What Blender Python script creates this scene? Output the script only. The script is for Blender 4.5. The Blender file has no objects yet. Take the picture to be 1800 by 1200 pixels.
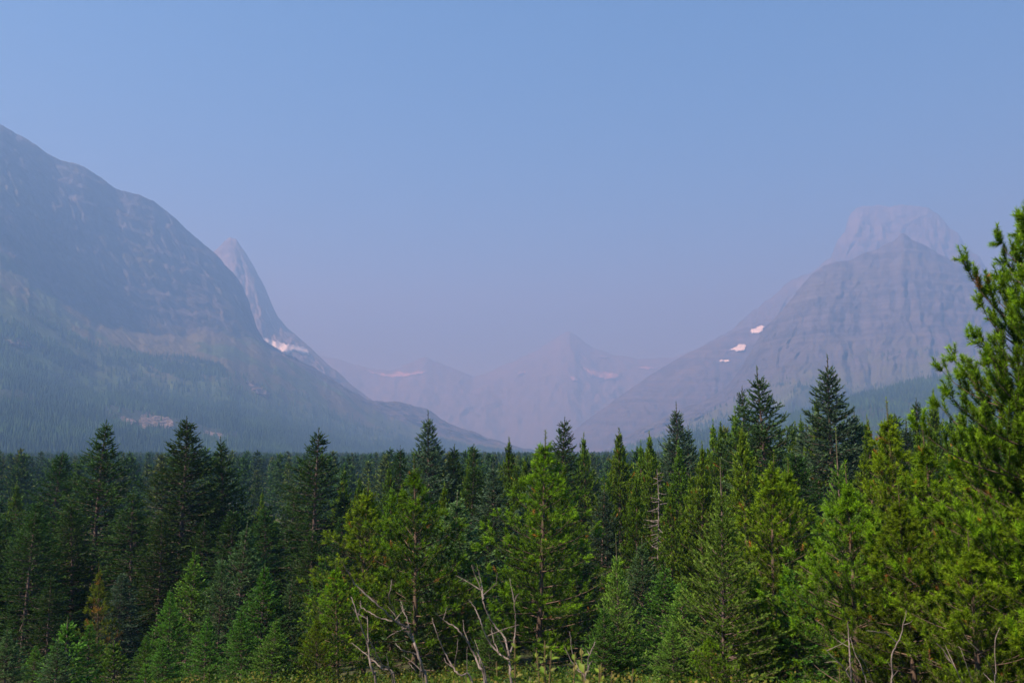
import bpy, math, random
import numpy as np
from mathutils import Vector
from mathutils.bvhtree import BVHTree

random.seed(7)
rs = np.random.RandomState(11)
scene = bpy.context.scene
COL = scene.collection

# ---------------------------------------------------------------- camera
ZC = 24.0                      # camera height above datum (valley floor is about 4)
FPX = 1500.0                   # focal length in pixels of the 1800 px wide photograph
PITCH = math.atan(190.0 / FPX)
cam_d = bpy.data.cameras.new('camera')
cam_d.sensor_width = 36.0
cam_d.lens = 36.0 * FPX / 1800.0
cam_d.clip_start = 0.1
cam_d.clip_end = 60000.0
cam_d.dof.use_dof = True
cam_d.dof.focus_distance = 55.0
cam_d.dof.aperture_fstop = 3.5
cam = bpy.data.objects.new('camera', cam_d)
COL.objects.link(cam)
cam.location = (0, 0, ZC)
cam.rotation_euler = (math.pi / 2 + PITCH, 0, 0)
scene.camera = cam

# ---------------------------------------------------------------- sky, sun, exposure
SUN_EL = math.radians(46)
SUN_AZ = math.radians(-122)    # clockwise from the view direction (+Y): left and a little behind
sun_dir = Vector((math.sin(SUN_AZ) * math.cos(SUN_EL), math.cos(SUN_AZ) * math.cos(SUN_EL), math.sin(SUN_EL)))
world = bpy.data.worlds.new('World')
scene.world = world
world.use_nodes = True
wn = world.node_tree.nodes
bg = wn['Background']
sky = wn.new('ShaderNodeTexSky')
sky.sky_type = 'NISHITA'
sky.sun_disc = False
sky.sun_elevation = SUN_EL
sky.sun_rotation = SUN_AZ
sky.altitude = 1500
sky.air_density = 1.0
sky.dust_density = 0.4
sky.ozone_density = 3.5
hs = wn.new('ShaderNodeHueSaturation')
hs.inputs['Saturation'].default_value = 1.3
world.node_tree.links.new(sky.outputs['Color'], hs.inputs['Color'])
world.node_tree.links.new(hs.outputs['Color'], bg.inputs['Color'])
bg.inputs['Strength'].default_value = 0.052
sun_d = bpy.data.lights.new('sun', 'SUN')
sun_d.energy = 5.0
sun_d.angle = math.radians(0.6)
sun_d.color = (1.0, 0.985, 0.95)
sun = bpy.data.objects.new('sun', sun_d)
COL.objects.link(sun)
sun.rotation_euler = (-sun_dir).to_track_quat('-Z', 'Y').to_euler()
scene.view_settings.view_transform = 'Standard'
scene.view_settings.look = 'None'
scene.view_settings.exposure = 1.7
scene.view_settings.gamma = 1.0
scene.view_settings.use_curve_mapping = False
cy = scene.cycles
cy.use_denoising = True
try:
    cy.denoiser = 'OPENIMAGEDENOISE'
except Exception:
    pass
cy.max_bounces = 5
cy.diffuse_bounces = 2
cy.glossy_bounces = 1
cy.transmission_bounces = 3
cy.volume_bounces = 2
cy.transparent_max_bounces = 8
cy.caustics_reflective = False
cy.caustics_refractive = False

HAZE_DENSITY = 1.0 / 3000.0
HAZE_COLOR = (0.163, 0.332, 0.585)
HAZE_ABSORB = (0.33, 0.051, 0.0)

# ---------------------------------------------------------------- helpers
cP, sP = math.cos(PITCH), math.sin(PITCH)

def at(px, py, Y):
    """pixel of the photograph + depth along the view -> point of the place (arrays welcome)"""
    px = np.asarray(px, float); py = np.asarray(py, float); Y = np.asarray(Y, float)
    dx = (px - 900.0) / FPX
    dy = (600.0 - py) / FPX
    ry = cP - sP * dy
    rz = sP + cP * dy
    s = Y / ry
    return np.stack([dx * s, Y + 0 * s, ZC + rz * s], -1)

def hash2(ix, iy, seed):
    n = (ix.astype(np.int64) * 374761393 + iy.astype(np.int64) * 668265263 + seed * 974634777) & 0xffffffff
    n = ((n ^ (n >> 13)) * 1274126177) & 0xffffffff
    return ((n ^ (n >> 16)) & 0xffff) / 65535.0

def vnoise(x, y, seed=0):
    x = np.asarray(x, float); y = np.asarray(y, float)
    ix = np.floor(x); iy = np.floor(y)
    fx = x - ix; fy = y - iy
    fx = fx * fx * fx * (fx * (fx * 6 - 15) + 10); fy = fy * fy * fy * (fy * (fy * 6 - 15) + 10)
    a = hash2(ix, iy, seed); b = hash2(ix + 1, iy, seed)
    c = hash2(ix, iy + 1, seed); d = hash2(ix + 1, iy + 1, seed)
    return (a + (b - a) * fx) * (1 - fy) + (c + (d - c) * fx) * fy

def fbm(x, y, seed=0, octv=5, gain=0.5):
    t = 0; a = 1.0; s = 0
    for o in range(octv):
        t = t + a * vnoise(x, y, seed + o * 17); s += a
        x = x * 2.03 + 5.2; y = y * 2.03 + 1.7; a *= gain
    return t / s

def ridged(x, y, seed=0, octv=5, gain=0.55):
    t = 0; a = 1.0; s = 0
    for o in range(octv):
        t = t + a * (1 - np.abs(2 * vnoise(x, y, seed + o * 17) - 1)); s += a
        x = x * 2.03 + 5.2; y = y * 2.03 + 1.7; a *= gain
    return t / s

def ground_z(x, y):
    x = np.asarray(x, float); y = np.asarray(y, float)
    r = np.sqrt((x * 0.7) ** 2 + y ** 2) * np.where(y < 0, 0.6, 1.0)
    prof = np.interp(r, [0, 5, 10, 15, 20, 25, 35, 50, 80, 150, 400, 1500, 12000],
                     [-1.7, -2.4, -3.3, -4.4, -5.5, -6.5, -8.3, -10.6, -14, -18, -20, -21, -30])
    n = (fbm(x / 6.0, y / 6.0, 3, 3) - 0.5) * np.clip(r / 30, 0.1, 1.0) * 0.9
    n = n + (fbm(x / 90.0, y / 90.0, 5, 3) - 0.5) * np.clip((r - 60) / 200, 0, 1) * 5.0
    return ZC + prof + n

def mesh_np(name, V, F, attrs=None, smooth=False, tri=True):
    V = np.ascontiguousarray(V, np.float32).reshape(-1, 3)
    F = np.ascontiguousarray(F, np.int32)
    k = F.shape[1]
    me = bpy.data.meshes.new(name)
    me.vertices.add(len(V)); me.vertices.foreach_set('co', V.ravel())
    me.loops.add(F.size); me.loops.foreach_set('vertex_index', F.ravel())
    me.polygons.add(len(F))
    me.polygons.foreach_set('loop_start', np.arange(0, F.size, k, dtype=np.int32))
    me.polygons.foreach_set('loop_total', np.full(len(F), k, np.int32))
    me.polygons.foreach_set('use_smooth', np.full(len(F), smooth, bool))
    for nm, (typ, dat) in (attrs or {}).items():
        a = me.attributes.new(nm, typ, 'POINT')
        key = {'FLOAT': 'value', 'FLOAT_COLOR': 'color', 'FLOAT_VECTOR': 'vector'}[typ]
        a.data.foreach_set(key, np.ascontiguousarray(dat, np.float32).ravel())
    me.update(calc_edges=True)
    return me

def link(name, me, mat=None, parent=None):
    o = bpy.data.objects.new(name, me)
    COL.objects.link(o)
    if mat is not None and me is not None and len(me.materials) == 0:
        me.materials.append(mat)
    if parent is not None:
        o.parent = parent
    return o

def tag(o, label=None, cat=None, group=None, kind=None):
    if label: o['label'] = label
    if cat: o['category'] = cat
    if group: o['group'] = group
    if kind: o['kind'] = kind
    return o

# ---------------------------------------------------------------- materials
def new_mat(name):
    m = bpy.data.materials.new(name); m.use_nodes = True
    nt = m.node_tree
    b = nt.nodes['Principled BSDF']
    b.inputs['Specular IOR Level'].default_value = 0.25
    b.inputs['Roughness'].default_value = 0.85
    return m, nt, b

def N(nt, t, **kw):
    n = nt.nodes.new(t)
    for k, v in kw.items():
        setattr(n, k, v)
    return n

def mixc(nt, fac, a, b, mode='MIX'):
    m = N(nt, 'ShaderNodeMix', data_type='RGBA', blend_type=mode)
    for sock, v in ((m.inputs[0], fac), (m.inputs[6], a), (m.inputs[7], b)):
        if hasattr(v, 'is_linked') or isinstance(v, bpy.types.NodeSocket):
            nt.links.new(v, sock)
        elif isinstance(v, (int, float)):
            sock.default_value = v
        else:
            sock.default_value = (*v, 1.0)
    return m.outputs[2]

def mathn(nt, op, a, b=None, clamp=False):
    m = N(nt, 'ShaderNodeMath', operation=op, use_clamp=clamp)
    for i, v in enumerate((a, b)):
        if v is None: continue
        if isinstance(v, bpy.types.NodeSocket): nt.links.new(v, m.inputs[i])
        else: m.inputs[i].default_value = v
    return m.outputs[0]

def sstep(nt, v, lo, hi):
    m = N(nt, 'ShaderNodeMapRange', interpolation_type='SMOOTHSTEP')
    nt.links.new(v, m.inputs[0])
    m.inputs[1].default_value = lo; m.inputs[2].default_value = hi
    return m.outputs[0]

def noise_n(nt, vec, scale, detail=5, rough=0.55):
    n = N(nt, 'ShaderNodeTexNoise')
    n.inputs['Scale'].default_value = scale
    n.inputs['Detail'].default_value = detail
    n.inputs['Roughness'].default_value = rough
    if vec is not None: nt.links.new(vec, n.inputs['Vector'])
    return n.outputs['Fac']

def foliage_mat(name, rough=0.55, trans=0.2, vary=0.25):
    m, nt, b = new_mat(name)
    a = N(nt, 'ShaderNodeAttribute', attribute_name='Col')
    oi = N(nt, 'ShaderNodeObjectInfo')
    hsv = N(nt, 'ShaderNodeHueSaturation')
    mr = N(nt, 'ShaderNodeMapRange')
    nt.links.new(oi.outputs['Random'], mr.inputs[0])
    mr.inputs[3].default_value = 1 - vary; mr.inputs[4].default_value = 1 + vary
    nt.links.new(mr.outputs[0], hsv.inputs['Value'])
    mr2 = N(nt, 'ShaderNodeMapRange')
    r2 = mathn(nt, 'FRACT', mathn(nt, 'MULTIPLY', oi.outputs['Random'], 7.31))
    nt.links.new(r2, mr2.inputs[0])
    mr2.inputs[3].default_value = 0.488; mr2.inputs[4].default_value = 0.512
    nt.links.new(mr2.outputs[0], hsv.inputs['Hue'])
    nt.links.new(a.outputs['Color'], hsv.inputs['Color'])
    nt.links.new(hsv.outputs['Color'], b.inputs['Base Color'])
    b.inputs['Roughness'].default_value = rough
    b.inputs['Specular IOR Level'].default_value = 0.1
    tr = N(nt, 'ShaderNodeBsdfTranslucent')
    nt.links.new(mixc(nt, 1.0, hsv.outputs['Color'], (1.25, 1.3, 0.7), 'MULTIPLY'), tr.inputs['Color'])
    mx = N(nt, 'ShaderNodeMixShader'); mx.inputs[0].default_value = trans
    nt.links.new(b.outputs[0], mx.inputs[1]); nt.links.new(tr.outputs[0], mx.inputs[2])
    nt.links.new(mx.outputs[0], nt.nodes['Material Output'].inputs['Surface'])
    return m

def wood_mat(name, c1, c2, scale=14.0):
    m, nt, b = new_mat(name)
    tc = N(nt, 'ShaderNodeTexCoord')
    mp = N(nt, 'ShaderNodeMapping'); mp.inputs['Scale'].default_value = (1, 1, 0.25)
    nt.links.new(tc.outputs['Object'], mp.inputs['Vector'])
    f = noise_n(nt, mp.outputs[0], scale, 6, 0.65)
    nt.links.new(mixc(nt, sstep(nt, f, 0.35, 0.65), c1, c2), b.inputs['Base Color'])
    bp = N(nt, 'ShaderNodeBump'); bp.inputs['Strength'].default_value = 0.5; bp.inputs['Distance'].default_value = 0.01
    nt.links.new(f, bp.inputs['Height']); nt.links.new(bp.outputs[0], b.inputs['Normal'])
    return m

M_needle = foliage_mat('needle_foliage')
M_far = foliage_mat('far_needle_foliage', 0.8, 0.1, 0.3)
M_leaf = foliage_mat('broad_leaf', 0.45, 0.4, 0.12)
M_pbark = wood_mat('pine_bark', (0.115, 0.088, 0.058), (0.06, 0.048, 0.036))
M_sbark = wood_mat('spruce_bark', (0.13, 0.105, 0.085), (0.06, 0.048, 0.040))
M_dead = wood_mat('weathered_grey_wood', (0.19, 0.175, 0.15), (0.085, 0.075, 0.06), 22)
M_snag = wood_mat('bleached_snag_wood', (0.19, 0.18, 0.16), (0.08, 0.072, 0.06), 8)

def rock_mat(name, rock1, rock2, talus, green, forest, zt, strata=0.0, zscale=0.02, tilt=(0, 0), nsc=1.0, bump=6.0, shrub=0.5):
    """zone attribute: 0 foot .. len(rows)-1 crest; zt = (forest top, talus top) in that unit"""
    m, nt, b = new_mat(name)
    geo = N(nt, 'ShaderNodeNewGeometry')
    za = N(nt, 'ShaderNodeAttribute', attribute_name='zone')
    z = za.outputs['Fac']
    pos = geo.outputs['Position']
    mpa = N(nt, 'ShaderNodeMapping'); mpa.inputs['Scale'].default_value = (1, 1, 0.45)
    nt.links.new(pos, mpa.inputs['Vector'])
    n1 = noise_n(nt, mpa.outputs[0], 0.0035 * nsc, 9, 0.62)
    n2 = noise_n(nt, mpa.outputs[0], 0.013 * nsc, 8, 0.7)
    n3 = noise_n(nt, pos, 0.06 * nsc, 5, 0.7)
    rock = mixc(nt, sstep(nt, n2, 0.36, 0.62), rock1, rock2)
    rock = mixc(nt, mathn(nt, 'MULTIPLY', sstep(nt, n1, 0.50, 0.66), 0.75), rock, tuple(min(1, c * 1.15) for c in talus))
    if strata > 0:
        sep = N(nt, 'ShaderNodeSeparateXYZ'); nt.links.new(pos, sep.inputs[0])
        h = mathn(nt, 'ADD', sep.outputs[2], mathn(nt, 'MULTIPLY', sep.outputs[0], tilt[0]))
        h = mathn(nt, 'ADD', h, mathn(nt, 'MULTIPLY', n1, 55.0))
        cv = N(nt, 'ShaderNodeCombineXYZ'); nt.links.new(mathn(nt, 'MULTIPLY', h, zscale), cv.inputs[2])
        st = noise_n(nt, cv.outputs[0], 1.0, 6, 0.75)
        rock = mixc(nt, mathn(nt, 'MULTIPLY', sstep(nt, st, 0.40, 0.60), strata), rock, tuple(c * 0.5 for c in rock1))
    tal = mixc(nt, sstep(nt, n3, 0.3, 0.7), talus, tuple(c * 0.72 for c in talus))
    gr = mixc(nt, sstep(nt, n2, 0.4, 0.6), green, tuple(c * 0.6 for c in green))
    # shrubs creep over the talus in patches
    low = mixc(nt, mathn(nt, 'MULTIPLY', sstep(nt, n1, 0.47, 0.53), shrub), tal, gr)
    zn = mathn(nt, 'ADD', z, mathn(nt, 'MULTIPLY', mathn(nt, 'SUBTRACT', n2, 0.5), 0.9))
    c = mixc(nt, sstep(nt, zn, zt[1] - 0.12, zt[1] + 0.12), low, rock)
    zf = mathn(nt, 'ADD', z, mathn(nt, 'MULTIPLY', mathn(nt, 'SUBTRACT', n1, 0.5), 1.3))
    greenz = mixc(nt, sstep(nt, zf, zt[0] - 0.05, zt[0] + 0.45), gr, c)
    c = mixc(nt, sstep(nt, zf, zt[0] - 0.25, zt[0] + 0.0), forest, greenz)
    nt.links.new(c, b.inputs['Base Color'])
    b.inputs['Roughness'].default_value = 0.95
    b.inputs['Specular IOR Level'].default_value = 0.1
    bp = N(nt, 'ShaderNodeBump'); bp.inputs['Strength'].default_value = 1.0; bp.inputs['Distance'].default_value = bump
    hh = mathn(nt, 'ADD', n2, mathn(nt, 'MULTIPLY', n3, 0.4))
    nt.links.new(hh, bp.inputs['Height']); nt.links.new(bp.outputs[0], b.inputs['Normal'])
    return m

# ---------------------------------------------------------------- ground
def build_ground():
    nr, na = 200, 220
    r = np.concatenate([[0.0], 2.0 * (11500 / 2.0) ** (np.linspace(0, 1, nr - 1))])
    th = np.linspace(0, 2 * math.pi, na, endpoint=False)
    R, T = np.meshgrid(r, th, indexing='ij')
    X = R * np.sin(T); Y = R * np.cos(T)
    X = np.clip(X, -6900, 6900); Y = np.clip(Y, -1400, 11400)
    Z = ground_z(X, Y)
    V = np.stack([X, Y, Z], -1)
    i, j = np.meshgrid(np.arange(nr - 1), np.arange(na), indexing='ij')
    j2 = (j + 1) % na
    F = np.stack([i * na + j, i * na + j2, (i + 1) * na + j2, (i + 1) * na + j], -1).reshape(-1, 4)
    m, nt, b = new_mat('forest_floor')
    geo = N(nt, 'ShaderNodeNewGeometry')
    n1 = noise_n(nt, geo.outputs['Position'], 0.6, 8, 0.65)
    n2 = noise_n(nt, geo.outputs['Position'], 4.0, 6, 0.7)
    c = mixc(nt, sstep(nt, n1, 0.4, 0.6), (0.035, 0.06, 0.015), (0.06, 0.065, 0.025))
    c = mixc(nt, sstep(nt, n2, 0.45, 0.7), c, (0.03, 0.032, 0.014))
    nt.links.new(c, b.inputs['Base Color'])
    bp = N(nt, 'ShaderNodeBump'); bp.inputs['Distance'].default_value = 0.08
    nt.links.new(n2, bp.inputs['Height']); nt.links.new(bp.outputs[0], b.inputs['Normal'])
    o = link('ground', mesh_np('ground', V, F, smooth=True), m)
    tag(o, kind='structure')
build_ground()

# ---------------------------------------------------------------- mountains
SHEETS = {}
def sheet(name, mat, px0, px1, nu, rows, nv, amp, fu, seed, back=900.0, jag=1.5, ledge=0.0, fv=1.0, diag=0.0, crest_mask=0.25):
    """rows: foot -> crest, each (polyline px/py, polyline px/depth). nv: strips between rows. amp: relief in m per row."""
    px = np.linspace(px0, px1, nu)
    RP = []
    for k, (pl, dl) in enumerate(rows):
        py = np.interp(px, [p[0] for p in pl], [p[1] for p in pl])
        Y = np.interp(px, [p[0] for p in dl], [p[1] for p in dl])
        if k == len(rows) - 1:
            py = py + (fbm(px / 22.0, px * 0, seed + 90, 5, 0.6) - 0.5) * 5 * jag
        elif k > 0:
            py = py + (fbm(px / 40.0, px * 0 + k * 9, seed + 70, 4) - 0.5) * 16
        RP.append(at(px, py, Y))
    G = []; ZN = []; AM = []
    for k in range(len(rows) - 1):
        n = nv[k]
        for i in range(n):
            t = i / n
            G.append(RP[k] * (1 - t) + RP[k + 1] * t); ZN.append(k + t); AM.append(amp[k] * (1 - t) + amp[k + 1] * t)
    G.append(RP[-1]); ZN.append(len(rows) - 1.0); AM.append(amp[-1])
    for i in range(1, 9):          # the far side goes down behind the crest
        t = i / 8.0
        P = RP[-1].copy(); P[:, 1] += back * t; P[:, 0] *= (P[:, 1] / RP[-1][:, 1])
        zc = RP[-1][:, 2]
        P[:, 2] = zc + (0.0 - zc) * t ** 0.8 * 1.0
        G.append(P); ZN.append(len(rows) - 1.0 + 0.001 * i); AM.append(amp[-1])
    G = np.array(G); ZN = np.array(ZN)[:, None] * np.ones((1, nu)); AM = np.array(AM)[:, None] * np.ones((1, nu))
    nvv = G.shape[0]
    U = px[None, :] * np.ones((nvv, 1)) + ZN * diag
    W = (fbm(U / 60.0, ZN * 3.0, seed + 5, 3) - 0.5)
    g = ridged(U * fu + W * 3.0, ZN * fv, seed, 5) - 0.55
    g2 = fbm(U * fu * 3.1, ZN * fv * 7.0, seed + 31, 5, 0.6) - 0.5
    g = g + 0.75 * g2
    nc = len(rows) - 1.0
    fade = np.clip((nc - ZN) / 0.35, 0, 1) * (1 - crest_mask) + crest_mask
    D = g * AM * fade
    G[:, :, 1] -= D * 0.9
    G[:, :, 2] += D * 0.55 * np.clip((nc - ZN) / 0.08, 0, 1)
    if ledge > 0:
        z = G[:, :, 2] + 30 * W
        sstp = 70.0
        fr = (z / sstp) % 1.0
        saw = np.where(fr < 0.7, fr / 0.7, (1 - fr) / 0.3) - 0.5
        G[:, :, 1] -= saw * ledge * np.clip((ZN - (nc - 1)) * 4 + 0.4, 0, 1)
    i, j = np.meshgrid(np.arange(nvv - 1), np.arange(nu - 1), indexing='ij')
    F = np.stack([i * nu + j, i * nu + j + 1, (i + 1) * nu + j + 1, (i + 1) * nu + j], -1).reshape(-1, 4)
    me = mesh_np(name, G, F, {'zone': ('FLOAT', ZN)}, smooth=True)
    o = link('mountain', me, mat)
    tag(o, kind='structure')
    SHEETS[name] = (G, ZN, px, F)
    return o

ROCKA = rock_mat('shaded_cliff_rock', (0.026, 0.034, 0.044), (0.088, 0.090, 0.094), (0.072, 0.076, 0.038), (0.036, 0.080, 0.022), (0.016, 0.03, 0.012), (1.0, 2.0), 0.35, 0.03, (0.45, 0), bump=16, shrub=0.8)
ROCKB = rock_mat('pale_spire_rock', (0.075, 0.08, 0.09), (0.13, 0.13, 0.135), (0.12, 0.115, 0.09), (0.08, 0.11, 0.05), (0.03, 0.05, 0.025), (-0.5, 0.9), 0.4, 0.02, bump=8, shrub=0.2)
ROCKC = rock_mat('banded_argillite', (0.040, 0.046, 0.056), (0.092, 0.10, 0.108), (0.085, 0.092, 0.078), (0.07, 0.10, 0.04), (0.02, 0.035, 0.015), (0.75, 1.1), 0.55, 0.05, (-0.05, 0), bump=14, shrub=0.5)
ROCKD = rock_mat('lower_ridge_rock', (0.045, 0.05, 0.06), (0.09, 0.092, 0.10), (0.10, 0.10, 0.085), (0.08, 0.11, 0.05), (0.03, 0.05, 0.025), (0.1, 0.5), 0.6, 0.03, (0.1, 0), bump=8, shrub=0.5)
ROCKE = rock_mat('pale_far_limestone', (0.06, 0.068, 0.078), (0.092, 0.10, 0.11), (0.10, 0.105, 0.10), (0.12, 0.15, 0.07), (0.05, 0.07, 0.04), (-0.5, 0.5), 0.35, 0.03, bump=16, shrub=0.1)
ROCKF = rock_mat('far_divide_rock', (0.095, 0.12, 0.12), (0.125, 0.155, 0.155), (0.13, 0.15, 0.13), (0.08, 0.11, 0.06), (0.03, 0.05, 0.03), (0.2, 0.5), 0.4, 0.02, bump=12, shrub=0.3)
FORESTM = rock_mat('forested_hill', (0.03, 0.05, 0.025), (0.04, 0.06, 0.03), (0.03, 0.05, 0.025), (0.035, 0.06, 0.028), (0.025, 0.042, 0.018), (3.0, 4.0), 0.0, bump=14, nsc=2.5, shrub=0.9)

# far divide across the head of the valley, with its pointed peak
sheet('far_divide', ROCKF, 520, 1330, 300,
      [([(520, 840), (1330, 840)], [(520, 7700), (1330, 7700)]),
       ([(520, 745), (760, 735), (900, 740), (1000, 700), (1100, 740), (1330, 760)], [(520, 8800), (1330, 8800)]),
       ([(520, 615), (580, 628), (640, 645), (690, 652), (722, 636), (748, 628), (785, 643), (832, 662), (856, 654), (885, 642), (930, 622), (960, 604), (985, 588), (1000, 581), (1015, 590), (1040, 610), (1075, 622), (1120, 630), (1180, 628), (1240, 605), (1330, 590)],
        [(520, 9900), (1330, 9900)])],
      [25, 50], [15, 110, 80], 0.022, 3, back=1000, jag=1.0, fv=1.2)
# pale high peak far right
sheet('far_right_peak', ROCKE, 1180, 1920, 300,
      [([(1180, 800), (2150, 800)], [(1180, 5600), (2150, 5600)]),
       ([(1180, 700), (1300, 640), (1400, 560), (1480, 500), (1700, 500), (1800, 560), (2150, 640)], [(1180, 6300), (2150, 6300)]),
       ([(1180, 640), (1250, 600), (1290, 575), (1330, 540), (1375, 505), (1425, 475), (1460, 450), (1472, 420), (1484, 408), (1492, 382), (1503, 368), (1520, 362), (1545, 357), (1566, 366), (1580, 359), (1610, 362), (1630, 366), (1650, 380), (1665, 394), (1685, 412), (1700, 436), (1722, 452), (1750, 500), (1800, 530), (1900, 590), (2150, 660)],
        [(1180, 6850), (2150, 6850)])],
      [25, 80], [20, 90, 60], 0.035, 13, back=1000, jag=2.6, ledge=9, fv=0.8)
# lower ridge with snow between the far peak and the banded mountain
sheet('snow_ridge', ROCKD, 960, 1560, 240,
      [([(960, 850), (1560, 850)], [(960, 4600), (1560, 4600)]),
       ([(960, 810), (1050, 770), (1150, 730), (1250, 690), (1330, 660), (1560, 650)], [(960, 5200), (1560, 5200)]),
       ([(960, 795), (1000, 762), (1050, 724), (1100, 688), (1165, 646), (1200, 625), (1250, 602), (1290, 583), (1340, 566), (1420, 540), (1560, 520)], [(960, 5900), (1560, 5900)])],
      [25, 45], [15, 50, 40], 0.03, 23, back=600, jag=0.8, ledge=20, fv=1.0, diag=30)
# banded mountain on the right
sheet('banded_mountain', ROCKC, 1020, 2150, 400,
      [([(1020, 850), (1200, 800), (1400, 790), (2150, 800)], [(1020, 3000), (2150, 3000)]),
       ([(1020, 825), (1100, 785), (1200, 755), (1300, 705), (1400, 672), (1500, 668), (1600, 664), (1750, 650), (2150, 680)], [(1020, 3700), (1400, 3600), (2150, 3700)]),
       ([(1020, 815), (1100, 768), (1160, 735), (1200, 716), (1245, 701), (1275, 681), (1300, 650), (1325, 610), (1335, 590), (1350, 570), (1375, 545), (1400, 514), (1425, 485), (1447, 468), (1470, 459), (1490, 458), (1525, 444), (1550, 433), (1572, 424), (1585, 411), (1600, 419), (1625, 432), (1660, 450), (1700, 474), (1740, 499), (1760, 512), (1800, 540), (1900, 590), (2150, 680)],
        [(1020, 4000), (1250, 4300), (1585, 4700), (2150, 4700)])],
      [40, 140], [15, 60, 50], 0.02, 37, back=700, jag=1.4, ledge=13, fv=0.7, crest_mask=0.35)
# forested shoulder low on the right
sheet('forested_shoulder', FORESTM, 1120, 2200, 320,
      [([(1120, 860), (2200, 860)], [(1120, 1500), (2200, 1500)]),
       ([(1120, 800), (1300, 775), (1400, 750), (1500, 735), (2200, 720)], [(1120, 2000), (2200, 2000)]),
       ([(1120, 782), (1200, 768), (1300, 745), (1400, 728), (1450, 715), (1500, 697), (1550, 686), (1600, 671), (1650, 661), (1700, 655), (1800, 650), (2200, 640)],
        [(1120, 2500), (2200, 2900)])],
      [30, 50], [5, 35, 15], 0.02, 47, back=500, jag=0.8)
# pointed spire behind the left mountain
sheet('left_spire', ROCKB, 250, 780, 260,
      [([(250, 840), (780, 840)], [(250, 4300), (780, 4300)]),
       ([(250, 560), (380, 560), (440, 575), (480, 600), (540, 640), (600, 690), (660, 730), (780, 800)], [(250, 5000), (780, 5000)]),
       ([(250, 560), (340, 482), (378, 441), (395, 423), (404, 417), (416, 421), (424, 434), (434, 448), (446, 468), (455, 485), (466, 505), (474, 525), (482, 542), (489, 556), (503, 573), (520, 588), (545, 610), (580, 643), (620, 678), (660, 706), (720, 750), (780, 800)],
        [(250, 5500), (400, 5450), (780, 5300)])],
      [25, 90], [15, 50, 40], 0.04, 53, back=500, jag=1.3, ledge=7, fv=0.8)
# the big left mountain with cliffs, talus aprons and forest, running away to the right
left_rows = [
    ([(-500, 815), (0, 815), (450, 815), (900, 815), (950, 815)], [(-500, 1000), (0, 1150), (450, 1600), (950, 3300)]),
    ([(-500, 640), (0, 655), (200, 690), (400, 715), (520, 738), (640, 765), (760, 790), (900, 800), (950, 804)], [(-500, 1900), (0, 1900), (400, 2500), (650, 3200), (950, 3900)]),
    ([(-500, 400), (-100, 440), (0, 470), (120, 530), (250, 585), (330, 585), (400, 590), (462, 604), (520, 640), (600, 684), (640, 712), (660, 722), (760, 764), (880, 786), (950, 800)],
     [(-500, 2400), (0, 2500), (400, 3350), (470, 3550), (650, 3900), (950, 4300)]),
    ([(-500, 60), (-200, 130), (-60, 185), (0, 216), (40, 240), (75, 263), (105, 280), (150, 295), (205, 333), (240, 340), (270, 352), (310, 386), (345, 418), (385, 451), (410, 480), (425, 502), (438, 530), (446, 558), (453, 578), (464, 599), (500, 622), (560, 650), (620, 689), (645, 704), (690, 704), (722, 709), (757, 721), (789, 745), (853, 766), (880, 777), (950, 796)],
     [(-500, 2800), (0, 3000), (350, 3750), (462, 4000), (650, 4300), (950, 4600)])]
sheet('left_mountain', ROCKA, -500, 950, 560, left_rows, [60, 60, 120], [5, 14, 34, 60], 0.02, 61, back=900, jag=1.5, ledge=14, fv=1.6, diag=170, crest_mask=0.35)

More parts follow.
